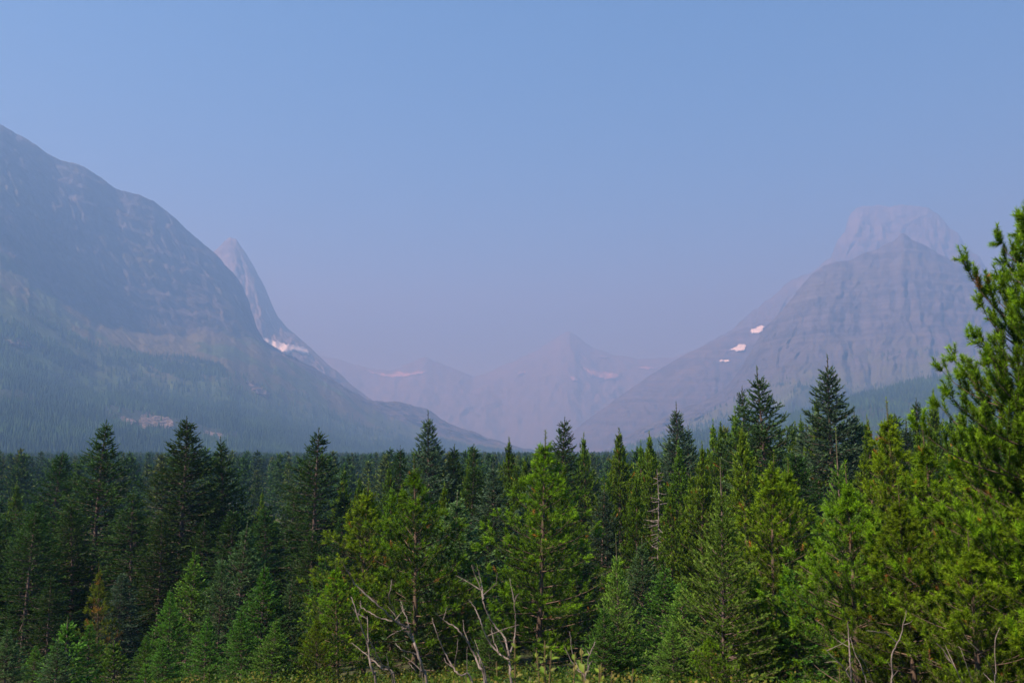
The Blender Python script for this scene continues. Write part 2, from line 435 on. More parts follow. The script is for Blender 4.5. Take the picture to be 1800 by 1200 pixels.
# snow fields: thick sheets resting on the slopes
CLEAR = []
def snow(name_sheet, poly, label, thick=11.0, seed=0, step=1.2, rock=None):
    G, ZN, px, F = SHEETS[name_sheet]
    V = G.reshape(-1, 3)
    bv = BVHTree.FromPolygons([tuple(v) for v in V[::1]], [tuple(int(q) for q in f) for f in F]) if name_sheet not in BV else BV[name_sheet]
    BV[name_sheet] = bv
    xs = np.array([p[0] for p in poly]); ys = np.array([p[1] for p in poly])
    gx = np.arange(xs.min(), xs.max() + step, step); gy = np.arange(ys.min(), ys.max() + step, step * 0.7)
    pts = {}; verts = []
    def inside(x, y):
        c = False; n = len(poly); j = n - 1
        for i in range(n):
            if (poly[i][1] > y) != (poly[j][1] > y) and x < (poly[j][0] - poly[i][0]) * (y - poly[i][1]) / (poly[j][1] - poly[i][1]) + poly[i][0]:
                c = not c
            j = i
        return c
    camv = Vector((0, 0, ZC))
    for a, x in enumerate(gx):
        for b_, y in enumerate(gy):
            wx = x + (float(vnoise(x / 4, y / 3, 71 + seed)) - .5) * 5; wy = y + (float(vnoise(x / 4, y / 3, 91 + seed)) - .5) * 3.5
            if not inside(wx, wy): continue
            P = at(x, y, 1000.0)
            d = (Vector(P) - camv).normalized()
            hit = bv.ray_cast(camv, d)
            if hit[0] is None: continue
            pts[(a, b_)] = len(verts); verts.append((d, hit[3]))
    dist = np.array([v[1] for v in verts])
    if rock is None:      # settled snow evens out the ground below it
        keys = list(pts.items())
        for _i in range(12):
            nd = dist.copy()
            for (a, b_), k in keys:
                nb_ = [dist[pts[q]] for q in ((a + 1, b_), (a - 1, b_), (a, b_ + 1), (a, b_ - 1)) if q in pts]
                if nb_: nd[k] = 0.4 * dist[k] + 0.6 * sum(nb_) / len(nb_)
            dist = nd
    verts = [tuple(camv + v[0] * (dist[k] - thick * (2.0 if rock is None else 1.0)) + Vector((0, 0, thick * 0.4))) for k, v in enumerate(verts)]
    faces = []
    for (a, b_), k in pts.items():
        q = [(a, b_), (a + 1, b_), (a + 1, b_ + 1), (a, b_ + 1)]
        if all(t in pts for t in q):
            zs = [verts[pts[t]] for t in q]
            if max(z[1] for z in zs) - min(z[1] for z in zs) < 220:
                faces.append([pts[t] for t in q])
    if not faces: return
    # give it an underside so that it is a slab
    n = len(verts)
    top = np.array(verts); bot = top + np.array([0, thick * 2.2, -thick])
    from collections import Counter
    ed = Counter()
    for f in faces:
        for i in range(4):
            e = (f[i], f[(i + 1) % 4]); ed[e] += 1
    allf = [list(f) for f in faces] + [[i + n for i in reversed(f)] for f in faces]
    for (a, b_) in list(ed):
        if (b_, a) not in ed:
            allf.append([b_, a, a + n, b_ + n])
    if rock is not None:
        CLEAR.append(np.array(verts)[:, :2])
        nn = np.array([fbm(v[0] / 14, v[2] / 9, 5, 4) - .45 for v in top])[:, None]
        top = top + np.array([0.2, -1, 0.3]) * nn * 26
        o = link('rock_outcrop', mesh_np('rock_outcrop', np.vstack([top, bot]), np.array(allf)), rock)
        tag(o, label, 'rock outcrop', 'bare rock outcrops on the left slope')
        return
    me = mesh_np('snow_patch', np.vstack([top, bot]), np.array(allf), smooth=True)
    o = link('snow_patch', me, M_snow_far if name_sheet == 'far_divide' else M_snow)
    tag(o, label, 'snow', 'snow patches on the mountains')
BV = {}
M_snow, nt_, b_s = new_mat('old_snow')
ns_ = noise_n(nt_, N(nt_, 'ShaderNodeNewGeometry').outputs['Position'], 0.03, 6, 0.6)
nt_.links.new(mixc(nt_, ns_, (0.52, 0.62, 0.60), (0.42, 0.50, 0.49)), b_s.inputs['Base Color'])
M_snow_far, nt_, b_s = new_mat('haze_dimmed_snow')  # snow colour darkened to imitate fading in the distant haze
ns_ = noise_n(nt_, N(nt_, 'ShaderNodeNewGeometry').outputs['Position'], 0.02, 6, 0.6)
nt_.links.new(mixc(nt_, ns_, (0.36, 0.38, 0.39), (0.20, 0.21, 0.22)), b_s.inputs['Base Color'])
snow('left_spire', [(455, 594), (470, 596), (490, 602), (510, 607), (530, 609), (540, 613), (546, 624), (530, 622), (515, 616), (503, 622), (490, 616), (475, 608)], 'largest bright snow patch, at the foot of the left cliff below the pointed spire', seed=1)
snow('snow_ridge', [(1320, 580), (1336, 574), (1346, 573), (1338, 585), (1322, 587)], 'small snow patch tucked high against the left edge of the banded mountain', seed=2, step=1.0)
snow('snow_ridge', [(1283, 616), (1298, 606), (1312, 606), (1312, 615), (1296, 618)], 'small wedge of snow on the ridge just left of the banded mountain', seed=3, step=1.0)
snow('snow_ridge', [(1262, 634), (1275, 632), (1286, 634), (1272, 637)], 'thin sliver of snow, lowest on the ridge left of the banded mountain', seed=4, step=0.8)
snow('far_divide', [(645, 650), (665, 656), (690, 659), (700, 652), (715, 656), (735, 653), (752, 650), (744, 657), (722, 661), (700, 663), (675, 662), (652, 656)], 'long broken snow streak on the hazy far ridge left of the valley head', seed=5, step=1.0)
snow('far_divide', [(1022, 644), (1040, 651), (1060, 655), (1085, 657), (1092, 664), (1070, 668), (1050, 664), (1035, 656)], 'broad faint snow patch right of the hazy central peak', seed=6, step=1.0)
snow('far_divide', [(998, 660), (1012, 664), (1018, 671), (1004, 668)], 'tiny snow fleck just below the hazy central peak', seed=7, step=0.9)
snow('far_divide', [(910, 655), (922, 652), (926, 656), (914, 658)], 'tiny snow fleck left of the hazy central peak', seed=8, step=0.9)
snow('far_divide', [(1118, 645), (1140, 644), (1160, 647), (1140, 650)], 'thin snow streak on the far ridge above the right valley side', seed=9, step=0.9)
snow('far_divide', [(1050, 624), (1066, 626), (1074, 629), (1058, 629)], 'faint snow dash high on the far ridge right of the central peak', seed=10, step=0.9)

M_crop, nt_, b_s = new_mat('tan_outcrop')
g_ = N(nt_, 'ShaderNodeNewGeometry').outputs['Position']
n_ = noise_n(nt_, g_, 0.07, 8, 0.7)
nt_.links.new(mixc(nt_, sstep(nt_, n_, 0.4, 0.62), (0.135, 0.118, 0.085), (0.045, 0.045, 0.032)), b_s.inputs['Base Color'])
bp_ = N(nt_, 'ShaderNodeBump'); bp_.inputs['Distance'].default_value = 5.0
nt_.links.new(n_, bp_.inputs['Height']); nt_.links.new(bp_.outputs[0], b_s.inputs['Normal'])
snow('left_mountain', [(243, 742), (250, 728), (266, 720), (284, 726), (300, 736), (308, 748), (298, 758), (280, 756), (262, 762), (248, 754)], 'largest tan rock outcrop low on the left slope between the two tallest firs', 4, 21, rock=M_crop)
snow('left_mountain', [(345, 766), (362, 757), (388, 762), (398, 771), (376, 773), (356, 772)], 'low tan outcrop on the left slope, right of the tallest fir top', 4, 22, rock=M_crop)
snow('left_mountain', [(432, 668), (446, 672), (462, 682), (478, 692), (470, 699), (450, 692), (438, 682)], 'reddish rock step half way down the left slope', 4, 23, rock=M_crop)
snow('left_mountain', [(202, 742), (214, 733), (234, 736), (240, 745), (222, 750)], 'small tan outcrop just left of the largest one', 4, 24, rock=M_crop)
snow('left_mountain', [(8, 598), (30, 592), (58, 600), (50, 610), (22, 609)], 'brown outcrop on the upper left slope near the edge of the view', 4, 25, rock=M_crop)

# ---------------------------------------------------------------- distant forests (uncountable: one object each)
def point_cloud(name, P, S, R, build_instances, kindlabel=None):
    me = bpy.data.meshes.new(name)
    me.vertices.add(len(P)); me.vertices.foreach_set('co', np.ascontiguousarray(P, np.float32).ravel())
    a = me.attributes.new('scl', 'FLOAT_VECTOR', 'POINT'); a.data.foreach_set('vector', np.ascontiguousarray(S, np.float32).ravel())
    a = me.attributes.new('rot', 'FLOAT_VECTOR', 'POINT'); a.data.foreach_set('vector', np.ascontiguousarray(R, np.float32).ravel())
    o = link(name, me)
    ng = bpy.data.node_groups.new(name + '_scatter', 'GeometryNodeTree')
    ng.interface.new_socket('Geometry', in_out='INPUT', socket_type='NodeSocketGeometry')
    ng.interface.new_socket('Geometry', in_out='OUTPUT', socket_type='NodeSocketGeometry')
    gi = ng.nodes.new('NodeGroupInput'); go = ng.nodes.new('NodeGroupOutput')
    ip = ng.nodes.new('GeometryNodeInstanceOnPoints')
    ip.inputs['Pick Instance'].default_value = True
    ng.links.new(gi.outputs[0], ip.inputs['Points'])
    ng.links.new(build_instances(ng), ip.inputs['Instance'])
    for nm, sock in (('scl', 'Scale'), ('rot', 'Rotation')):
        na = ng.nodes.new('GeometryNodeInputNamedAttribute'); na.data_type = 'FLOAT_VECTOR'
        na.inputs['Name'].default_value = nm
        ng.links.new(na.outputs[0], ip.inputs[sock])
    ng.links.new(ip.outputs[0], go.inputs[0])
    md = o.modifiers.new('scatter', 'NODES'); md.node_group = ng
    tag(o, kind='stuff')
    return o

HEROW = 1.0
M_spire, nt_, b_s = new_mat('distant_conifers')
oi_ = N(nt_, 'ShaderNodeObjectInfo')
n_ = noise_n(nt_, N(nt_, 'ShaderNodeNewGeometry').outputs['Position'], 0.007, 4, 0.6)
nt_.links.new(mixc(nt_, sstep(nt_, n_, 0.46, 0.60), mixc(nt_, oi_.outputs['Random'], (0.008, 0.026, 0.008), (0.028, 0.060, 0.018)), mixc(nt_, oi_.outputs['Random'], (0.020, 0.055, 0.014), (0.042, 0.090, 0.024))), b_s.inputs['Base Color'])
b_s.inputs['Roughness'].default_value = 0.95; b_s.inputs['Specular IOR Level'].default_value = 0.05

def cones(ng):
    """three small spires of stacked cones, unit height"""
    jn = ng.nodes.new('GeometryNodeJoinGeometry')
    for v, tiers in enumerate((((0.0, 0.6, .17), (0.35, 0.65, .10)), ((0.0, .55, .13), (.28, .5, .10), (.6, .4, .05)), ((0.05, .75, .20), (.45, .5, .09)))):
        j2 = ng.nodes.new('GeometryNodeJoinGeometry')
        for (z, h, r) in tiers:
            c = ng.nodes.new('GeometryNodeMeshCone'); c.fill_type = 'NONE'
            c.inputs['Vertices'].default_value = 6
            c.inputs['Radius Top'].default_value = 0.0
            c.inputs['Radius Bottom'].default_value = r
            c.inputs['Depth'].default_value = h
            t = ng.nodes.new('GeometryNodeTransform'); t.inputs['Translation'].default_value = (0.02 * v, 0, z)
            ng.links.new(c.outputs['Mesh'], t.inputs['Geometry']); ng.links.new(t.outputs[0], j2.inputs[0])
        sm = ng.nodes.new('GeometryNodeSetMaterial'); sm.inputs['Material'].default_value = M_spire
        gt = ng.nodes.new('GeometryNodeGeometryToInstance')
        ng.links.new(j2.outputs[0], sm.inputs['Geometry']); ng.links.new(sm.outputs[0], gt.inputs[0]); ng.links.new(gt.outputs[0], jn.inputs[0])
    return jn.outputs[0]

def slope_forest(name, sh, zmax, zmin, n, hmin, hmax, seed, patch=1.0, pxr=None):
    r = np.random.RandomState(seed)
    G, ZN, px, F = SHEETS[sh]
    V = G.reshape(-1, 3); Z = ZN.ravel()
    fz = Z[F].mean(1)
    ok = (fz < zmax + 0.6) & (fz >= zmin)
    Fk = F[ok]; A, B, C_, D = (V[Fk[:, i]] for i in range(4))
    area = np.linalg.norm(np.cross((B - A)[:, :2], (D - A)[:, :2]).reshape(-1, 1), axis=1) + 1e-6
    pr = area / area.sum()
    idx = r.choice(len(Fk), n, p=pr)
    u = r.rand(n, 1); v = r.rand(n, 1)
    P = A[idx] * (1 - u) * (1 - v) + B[idx] * u * (1 - v) + C_[idx] * u * v + D[idx] * (1 - u) * v
    zz = Z[Fk[idx]].mean(1)
    dens = fbm(P[:, 0] / 260, (P[:, 1] + P[:, 2] * 2) / 260, seed, 4)
    dens2 = fbm(P[:, 0] / 60, (P[:, 1] + P[:, 2]) / 60, seed + 8, 3)
    lim = zmax + (dens - 0.5) * 2.2 * patch + (dens2 - 0.5) * 0.5
    prob = np.clip((lim - zz) / 0.22, 0, 1)
    prob = np.maximum(prob, 0.10 * np.clip((zmax + 0.45 - zz) / 0.3, 0, 1))
    clear = (fbm(P[:, 0] / 150 + 9, P[:, 1] / 150, seed + 3, 3) > 0.66) & (zz > 0.35)
    prob = np.where(clear, prob * 0.12, prob)
    keep = (r.rand(n) < prob) & (P[:, 2] > ground_z(P[:, 0], P[:, 1]) - 2)
    P = P[keep]
    for C in CLEAR:
        c = C.mean(0); rad = np.abs(C - c).max() * 0.8
        dd = np.hypot(P[:, 0] - c[0] * 0.98, P[:, 1] - c[1] + 12)
        P = P[(dd > rad * 0.9) | (r.rand(len(P)) < 0.12)]
    k = len(P)
    h = r.uniform(hmin, hmax, k) * (0.75 + 0.5 * r.rand(k)); w = h * r.uniform(0.8, 1.3, k)
    P[:, 2] -= 0.5
    S = np.stack([w, w, h], -1); R = np.stack([r.uniform(-.04, .04, k), r.uniform(-.04, .04, k), r.uniform(0, 6.28, k)], -1)
    return point_cloud(name, P, S, R, cones)
slope_forest('hillside_forest', 'left_mountain', 1.0, 0.0, 90000, 13, 21, 5, patch=1.5)
slope_forest('shoulder_forest', 'forested_shoulder', 3.0, 0.0, 30000, 12, 18, 9, patch=0)
slope_forest('mountain_foot_forest', 'banded_mountain', 0.7, 0.0, 16000, 14, 20, 19)

# ---------------------------------------------------------------- conifers
def nrm(v):
    return v / np.maximum(np.linalg.norm(v, axis=-1, keepdims=True), 1e-9)

def tubes(segs, sides):
    """segs: (x0,y0,z0,x1,y1,z1,r0,r1) -> prisms"""
    S = np.array(segs, float)
    if len(S) == 0: return np.zeros((0, 3)), np.zeros((0, 4), int)
    p0 = S[:, 0:3]; p1 = S[:, 3:6]; r0 = S[:, 6]; r1 = S[:, 7]
    d = nrm(p1 - p0)
    ref = np.where(np.abs(d[:, 2:3]) > 0.9, np.array([[1.0, 0, 0]]), np.array([[0, 0, 1.0]]))
    a = nrm(np.cross(d, ref)); b = np.cross(d, a)
    V = []
    for k in range(sides):
        t = 2 * math.pi * k / sides
        o = a * math.cos(t) + b * math.sin(t)
        V.append(p0 + o * r0[:, None])
    for k in range(sides):
        t = 2 * math.pi * k / sides
        o = a * math.cos(t) + b * math.sin(t)
        V.append(p1 + o * r1[:, None])
    V = np.stack(V, 1)
    n = len(S); base = (np.arange(n) * 2 * sides)[:, None]
    F = []
    for k in range(sides):
        k2 = (k + 1) % sides
        F.append(np.stack([base[:, 0] + k, base[:, 0] + k2, base[:, 0] + sides + k2, base[:, 0] + sides + k], -1))
    return V.reshape(-1, 3), np.concatenate(F, 0)

def needle_mesh(name, shoots, per, nl, w, r, tipfac=0.5, ang=(0.5, 1.1)):
    """shoots rows: x,y,z, dx,dy,dz, len, r,g,b, fullness"""
    S = np.array(shoots, float)
    n = len(S); K = n * per
    idx = np.repeat(np.arange(n), per)
    p0 = S[idx, 0:3]; ax = nrm(S[idx, 3:6]); L = S[idx, 6:7]; c = S[idx, 7:10]; full = S[idx, 10:11]
    t = (np.tile((np.arange(per) + 0.5) / per, n) + r.uniform(-.5, .5, K) / per)[:, None]
    R = nrm(np.cross(ax, r.normal(size=(K, 3))))
    th = r.uniform(ang[0], ang[1], (K, 1)) * (1 - 0.55 * t ** 4)
    d = ax * np.cos(th) + R * np.sin(th)
    ln = nl * r.uniform(0.7, 1.15, (K, 1)) * full
    b = p0 + ax * L * t
    side = nrm(np.cross(d, r.normal(size=(K, 3)))) * (w * 0.5)
    V = np.stack([b - side, b + side, b + d * ln], 1).reshape(-1, 3)
    cc = c * (1 - tipfac + 2 * tipfac * t) * r.uniform(0.8, 1.2, (K, 1))  # new growth paler toward the tip, contrast raised as painted sunlit highlights
    C4 = np.concatenate([np.repeat(cc, 3, 0), np.ones((3 * K, 1))], 1)
    F = np.arange(3 * K).reshape(-1, 3)
    return mesh_np(name, V, F, {'Col': ('FLOAT_COLOR', C4)})

def conifer(seed, H, R, base=0.08, pw=0.8, dz=0.3, nb=5, e_top=55, e_bot=5, curl=15, sub_dz=0.14, sub_k=0.55, sub_min=0.12,
            sub_ang=50, tert=0.0, droop=0.0, sub_up=10, inner=0.25, leader=0.5, col=(0.08, 0.13, 0.015), col2=(0.05, 0.09, 0.015),
            dead=0.0, per=50, nl=0.055, w=0.005, rb=0.012, rt=0.05, shoot_len=0.2, irregular=0.25, gap=0.0, vert=False,
            lean=0.0, bark=None, rosette=0, crown_from=None, dead_low=0.0, ang=(0.5, 1.1), vase=0.0, wood_sides=4, min_r=0.06, spire=True):
    """returns (trunk mesh, crown mesh): a tapered trunk with limbs, and the needles carried by every shoot"""
    r = random.Random(seed); nr = np.random.RandomState(seed)
    segs = []; shoots = []
    ph = r.uniform(0, 6.28)
    def trunk_xy(h):
        t = h / H
        return (0.02 * H * math.sin(ph + 3.1 * t) * t * 0.5 + lean * h * t, 0.02 * H * math.sin(ph * 2 + 2.3 * t) * t * 0.5)
    def P(h):
        x, y = trunk_xy(h); return (x, y, h)
    nseg = 12
    tr = []
    for i in range(nseg):
        h0 = H * i / nseg; h1 = H * (i + 1) / nseg
        r0 = rt * max(0.0, 1 - h0 / H) ** 0.85 + 0.006; r1 = rt * max(0.0, 1 - h1 / H) ** 0.85 + 0.004
        if i == 0: h0 = -0.4
        tr.append((*P(h0), *P(h1), r0, r1))
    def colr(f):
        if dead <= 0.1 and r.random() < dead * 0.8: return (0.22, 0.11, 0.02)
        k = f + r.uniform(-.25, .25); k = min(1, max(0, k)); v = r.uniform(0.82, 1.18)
        return tuple((col[i] * k + col2[i] * (1 - k)) * v for i in range(3))  # col2: older inner needles, darkened further as painted crown shade
    dcol = (0.17, 0.095, 0.02)
    # leader
    lx, ly, lz = P(H - leader)
    n_l = max(2, int(leader / shoot_len))
    for i in range(n_l):
        a = P(H - leader + leader * i / n_l); b = P(H - leader + leader * (i + 1) / n_l)
        shoots.append((*a, b[0] - a[0], b[1] - a[1], b[2] - a[2], leader / n_l * 1.1, *colr(0.9), 0.75 if not vert else 1.0))
    h = H - leader; top = H - leader; hb = H * base
    dens_ph = r.uniform(0, 99)
    while h > hb:
        t = min(1.0, (h - hb) / (top - hb + 1e-6))   # 1 top, 0 bottom
        rad = R * ((1 - t) ** pw) * (1.0 if t > 0.12 else 0.72 + 0.28 * t / 0.12) + min_r * H * 0.25
        if spire and 1 - t < 0.34: rad *= 0.38 + 0.62 * (1 - t) / 0.34
        if vase: rad *= 1 - vase * (0.5 - abs(t - 0.4))
        n = nb if t < 0.93 else max(3, nb - 1)
        a0 = r.uniform(0, 6.28)
        for k in range(n):
            if r.random() < gap and t < 0.92: continue
            az = a0 + 6.283 * k / n + r.uniform(-.35, .35)
            L = rad * r.uniform(1 - irregular, 1 + irregular)
            if r.random() < 0.05: L *= 1.25
            el = math.radians(e_bot + (e_top - e_bot) * t ** 1.4 + r.uniform(-9, 9))
            hh = h + r.uniform(-.3, .3) * dz
            x, y, z = P(hh)
            isdead = dead > 0.1 and r.random() < dead * (1.4 - t)
            lowdead = dead_low > 0 and t < dead_low and r.random() < 0.7
            ns = max(3, int(L / 0.16)) if L < 1.6 else max(5, int(L / 0.26))
            st = L / ns
            e = el
            pts = [(x, y, z)]
            for i in range(ns):
                f = i / ns
                ee = e - math.radians(droop) * math.sin(math.pi * min(1, f * 1.3)) + math.radians(curl) * f * f
                az += r.uniform(-.06, .06)
                x += math.cos(az) * math.cos(ee) * st; y += math.sin(az) * math.cos(ee) * st; z += math.sin(ee) * st
                pts.append((x, y, z))
            rb0 = rb * (0.5 + L / (R + 0.1))
            for i in range(ns):
                q0 = 1 - i / ns; q1 = 1 - (i + 1) / ns
                segs.append((*pts[i], *pts[i + 1], rb0 * q0 + 0.003, rb0 * q1 + 0.003))
            if lowdead:
                continue
            # end shoot
            ca, sa = math.cos(az), math.sin(az)
            cc = dcol if isdead else None
            d = (ca * math.cos(ee), sa * math.cos(ee), math.sin(ee) + (0.3 if vert else 0.1))
            shoots.append((*pts[-1], *d, shoot_len * 1.15, *(cc or colr(1.0)), 1.0))
            for _k in range(rosette):
                aa = az + r.uniform(-1.1, 1.1); uu = r.uniform(-0.2, 1.1)
                shoots.append((*pts[-1], math.cos(aa) * math.cos(uu), math.sin(aa) * math.cos(uu), math.sin(uu), shoot_len * r.uniform(.6, 1), *(cc or colr(1.0)), 1.0))
            # side shoots
            s = L * inner
            sd = 1
            while s < L:
                f = s / L; fi = f * ns; i = min(ns - 1, int(fi)); g = fi - i
                p = tuple(pts[i][q] * (1 - g) + pts[i + 1][q] * g for q in range(3))
                sl = (sub_k * (L - s) * r.uniform(0.6, 1.15) + sub_min)
                aa = az + sd * math.radians(sub_ang + r.uniform(-14, 14))
                up = math.radians(sub_up + r.uniform(-16, 16)) + (ee * 0.5)
                dd = (math.cos(aa) * math.cos(up), math.sin(aa) * math.cos(up), math.sin(up))
                m = max(1, int(round(sl / shoot_len)))
                q = p
                for j in range(m):
                    fr = 0.35 + 0.65 * f if m == 1 else 0.3 * f + 0.7 * (j + 1) / m
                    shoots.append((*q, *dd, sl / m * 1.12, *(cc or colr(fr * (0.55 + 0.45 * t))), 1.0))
                    q2 = tuple(q[w_] + dd[w_] * sl / m for w_ in range(3))
                    if m > 1 and wood_sides > 3: segs.append((*q, *q2, 0.006, 0.004))
                    if tert and j < m - 1 + (1 if m == 1 else 0):
                        for s2 in (-1, 1):
                            if r.random() < tert:
                                a3 = aa + s2 * math.radians(sub_ang + r.uniform(-12, 12))
                                u3 = up + math.radians(r.uniform(-15, 25) + (20 if vert else 0))
                                shoots.append((*q2, math.cos(a3) * math.cos(u3), math.sin(a3) * math.cos(u3), math.sin(u3),
                                               shoot_len * r.uniform(.6, 1.0), *(cc or colr(fr)), 1.0))
                    q = q2
                    dd = (dd[0], dd[1], dd[2] + (0.15 if vert else 0.05))
                sd = -sd
                s += sub_dz * r.uniform(0.7, 1.3)
        h -= dz * (0.55 + 0.6 * (1 - t)) * r.uniform(0.8, 1.2)
    V1, F1 = tubes(tr, 7); V2, F2 = tubes(segs, wood_sides)
    tm = mesh_np('trunk', np.vstack([V1, V2]), np.vstack([F1, F2 + len(V1)]), smooth=True)
    tm.materials.append(bark or M_sbark)
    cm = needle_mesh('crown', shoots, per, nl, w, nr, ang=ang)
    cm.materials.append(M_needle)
    print('proto', seed, 'shoots', len(shoots), 'tris', len(shoots)*per, 'wood', 2*(len(F1)+len(F2)))
    PROTO_TRIS[0] += len(shoots) * per + 2 * (len(F1) + len(F2))
    return (tm, cm, H)
PROTO_TRIS = [0]

YG, YG2 = (0.098, 0.190, 0.005), (0.022, 0.054, 0.003)      # yellow green pine
BG, BG2 = (0.078, 0.198, 0.024), (0.028, 0.084, 0.010)      # fresh spruce
BB, BB2 = (0.072, 0.155, 0.055), (0.026, 0.068, 0.024)      # blue green spruce
DG, DG2 = (0.030, 0.074, 0.012), (0.011, 0.034, 0.006)      # dark fir

PR = {}
PINE = dict(pw=0.74, dz=0.42, nb=6, e_top=48, e_bot=8, curl=34, sub_dz=0.22, sub_k=0.5, sub_min=0.16, sub_ang=50, tert=0.4, sub_up=28,
            inner=0.16, leader=0.75, col=YG, col2=YG2, dead=0.012, rosette=3, per=46, nl=0.082, w=0.0115, rb=0.013, rt=0.07, shoot_len=0.2,
            irregular=0.3, vert=True, bark=M_pbark, gap=0.08, ang=(0.7, 1.3))
for i in range(4):
    PR['pine%d' % i] = conifer(100 + i, 6.6 + 0.4 * i, 1.85 + 0.12 * (i % 2), base=0.05, **PINE)
PR['pine4'] = conifer(140, 5.2, 1.9, base=0.06, **{**PINE, 'dead_low': 0.16})
PR['bigpine'] = conifer(151, 8.2, 2.5, base=0.08, spire=False, **{**PINE, 'nb': 7, 'dz': 0.36, 'pw': 0.62, 'leader': 0.5, 'per': 84, 'gap': 0.05, 'irregular': 0.35, 'curl': 48, 'nl': 0.085, 'w': 0.010, 'tert': 0.6, 'sub_dz': 0.19, 'e_bot': 0, 'e_top': 50})
SPR = dict(pw=0.85, dz=0.22, nb=6, e_top=48, e_bot=8, curl=10, sub_dz=0.085, sub_k=0.42, sub_min=0.07, sub_ang=46, tert=0.35, sub_up=6,
           inner=0.2, leader=0.42, col=BG, col2=BG2, per=22, nl=0.055, w=0.020, rb=0.009, rt=0.05, shoot_len=0.13, irregular=0.2,
           bark=M_sbark, ang=(0.5, 1.0))
for i in range(3):
    c = (BG, BG2) if i % 2 == 0 else (BB, BB2)
    PR['spruce%d' % i] = conifer(200 + i, 5.0, 1.4, base=0.03, **{**SPR, 'col': c[0], 'col2': c[1]})
PR['sapling'] = conifer(260, 2.2, 0.6, base=0.04, **{**SPR, 'dz': 0.2, 'leader': 0.3})
PR['herospruce'] = conifer(270, 5.4, 1.45, base=0.03, **{**SPR, 'per': 46, 'pw': 0.95, 'leader': 0.95, 'dz': 0.21, 'nl': 0.05, 'w': 0.013, 'shoot_len': 0.17, 'sub_dz': 0.1, 'col': (0.125, 0.26, 0.035), 'col2': (0.045, 0.115, 0.014), 'e_bot': 14})
FIR = dict(pw=0.72, dz=0.33, nb=6, e_top=42, e_bot=-12, curl=22, sub_dz=0.17, sub_k=0.38, sub_min=0.16, sub_ang=48, tert=0.2, sub_up=2,
           inner=0.15, leader=0.55, col=DG, col2=DG2, per=13, nl=0.12, w=0.045, rb=0.02, rt=0.13, shoot_len=0.26, irregular=0.32,
           wood_sides=3, droop=10, bark=M_sbark, gap=0.06, ang=(0.4, 0.95))
for i in range(5):
    PR['fir%d' % i] = conifer(300 + i, 12.5, 2.45 + 0.15 * (i % 3), base=0.06, **{**FIR, 'irregular': 0.28 + 0.06 * i, 'gap': (0.04, 0.16, 0.06, 0.22, 0.1)[i], 'pw': (0.72, 0.62, 0.85, 0.7, 0.66)[i], 'lean': (0, .012, -.015, .02, -.01)[i], 'e_bot': (-12, -18, -4, -14, -8)[i], 'nb': (6, 7, 6, 6, 7)[i]})
PR['fir5'] = conifer(320, 12.0, 2.6, base=0.06, **{**FIR, 'dz': 0.46, 'nb': 6, 'per': 17, 'leader': 0.8, 'curl': 30, 'irregular': 0.42, 'col': (0.06, 0.12, 0.04), 'pw': 0.62})
PR['bluefir'] = conifer(330, 12.0, 2.45, base=0.06, **{**FIR, 'col': (0.05, 0.095, 0.05), 'col2': (0.022, 0.055, 0.028), 'nb': 6, 'per': 16, 'leader': 0.8})
LODGE = dict(pw=0.78, dz=0.33, nb=5, e_top=62, e_bot=10, curl=32, sub_dz=0.2, sub_k=0.45, sub_min=0.2, sub_ang=45, tert=0.3, sub_up=26,
             inner=0.2, leader=0.8, col=(0.072, 0.145, 0.007), col2=(0.022, 0.056, 0.006), per=14, nl=0.13, w=0.042, rb=0.018, rt=0.11, shoot_len=0.26,
             irregular=0.35, wood_sides=3, vert=True, bark=M_pbark, gap=0.08, dead=0.015, ang=(0.4, 1.1))
for i in range(4):
    PR['lodge%d' % i] = conifer(400 + i, 11.5, 1.75 + 0.14 * (i % 3), base=0.10, **LODGE)
FAR = dict(pw=0.75, dz=1.0, nb=5, e_top=40, e_bot=-5, curl=15, sub_dz=0.45, sub_k=0.4, sub_min=0.3, sub_ang=50, tert=0, inner=0.15, leader=0.9,
           per=8, nl=0.36, w=0.20, rb=0.0, rt=0.12, shoot_len=0.55, irregular=0.3, wood_sides=3, ang=(0.4, 1.0), col=DG, col2=DG2, gap=0.05)
for i in range(3):
    PR['far%d' % i] = conifer(500 + i, 15.0, 2.1, base=0.1, **FAR)
PR['far3'] = conifer(510, 15.0, 1.6, base=0.2, **{**FAR, 'col': (0.06, 0.09, 0.014), 'col2': (0.035, 0.06, 0.012), 'pw': 0.6, 'e_top': 55})
print('prototype triangles', PROTO_TRIS[0])
for k in ('far0', 'far1', 'far2', 'far3'):
    PR[k][1].materials.clear(); PR[k][1].materials.append(M_far)

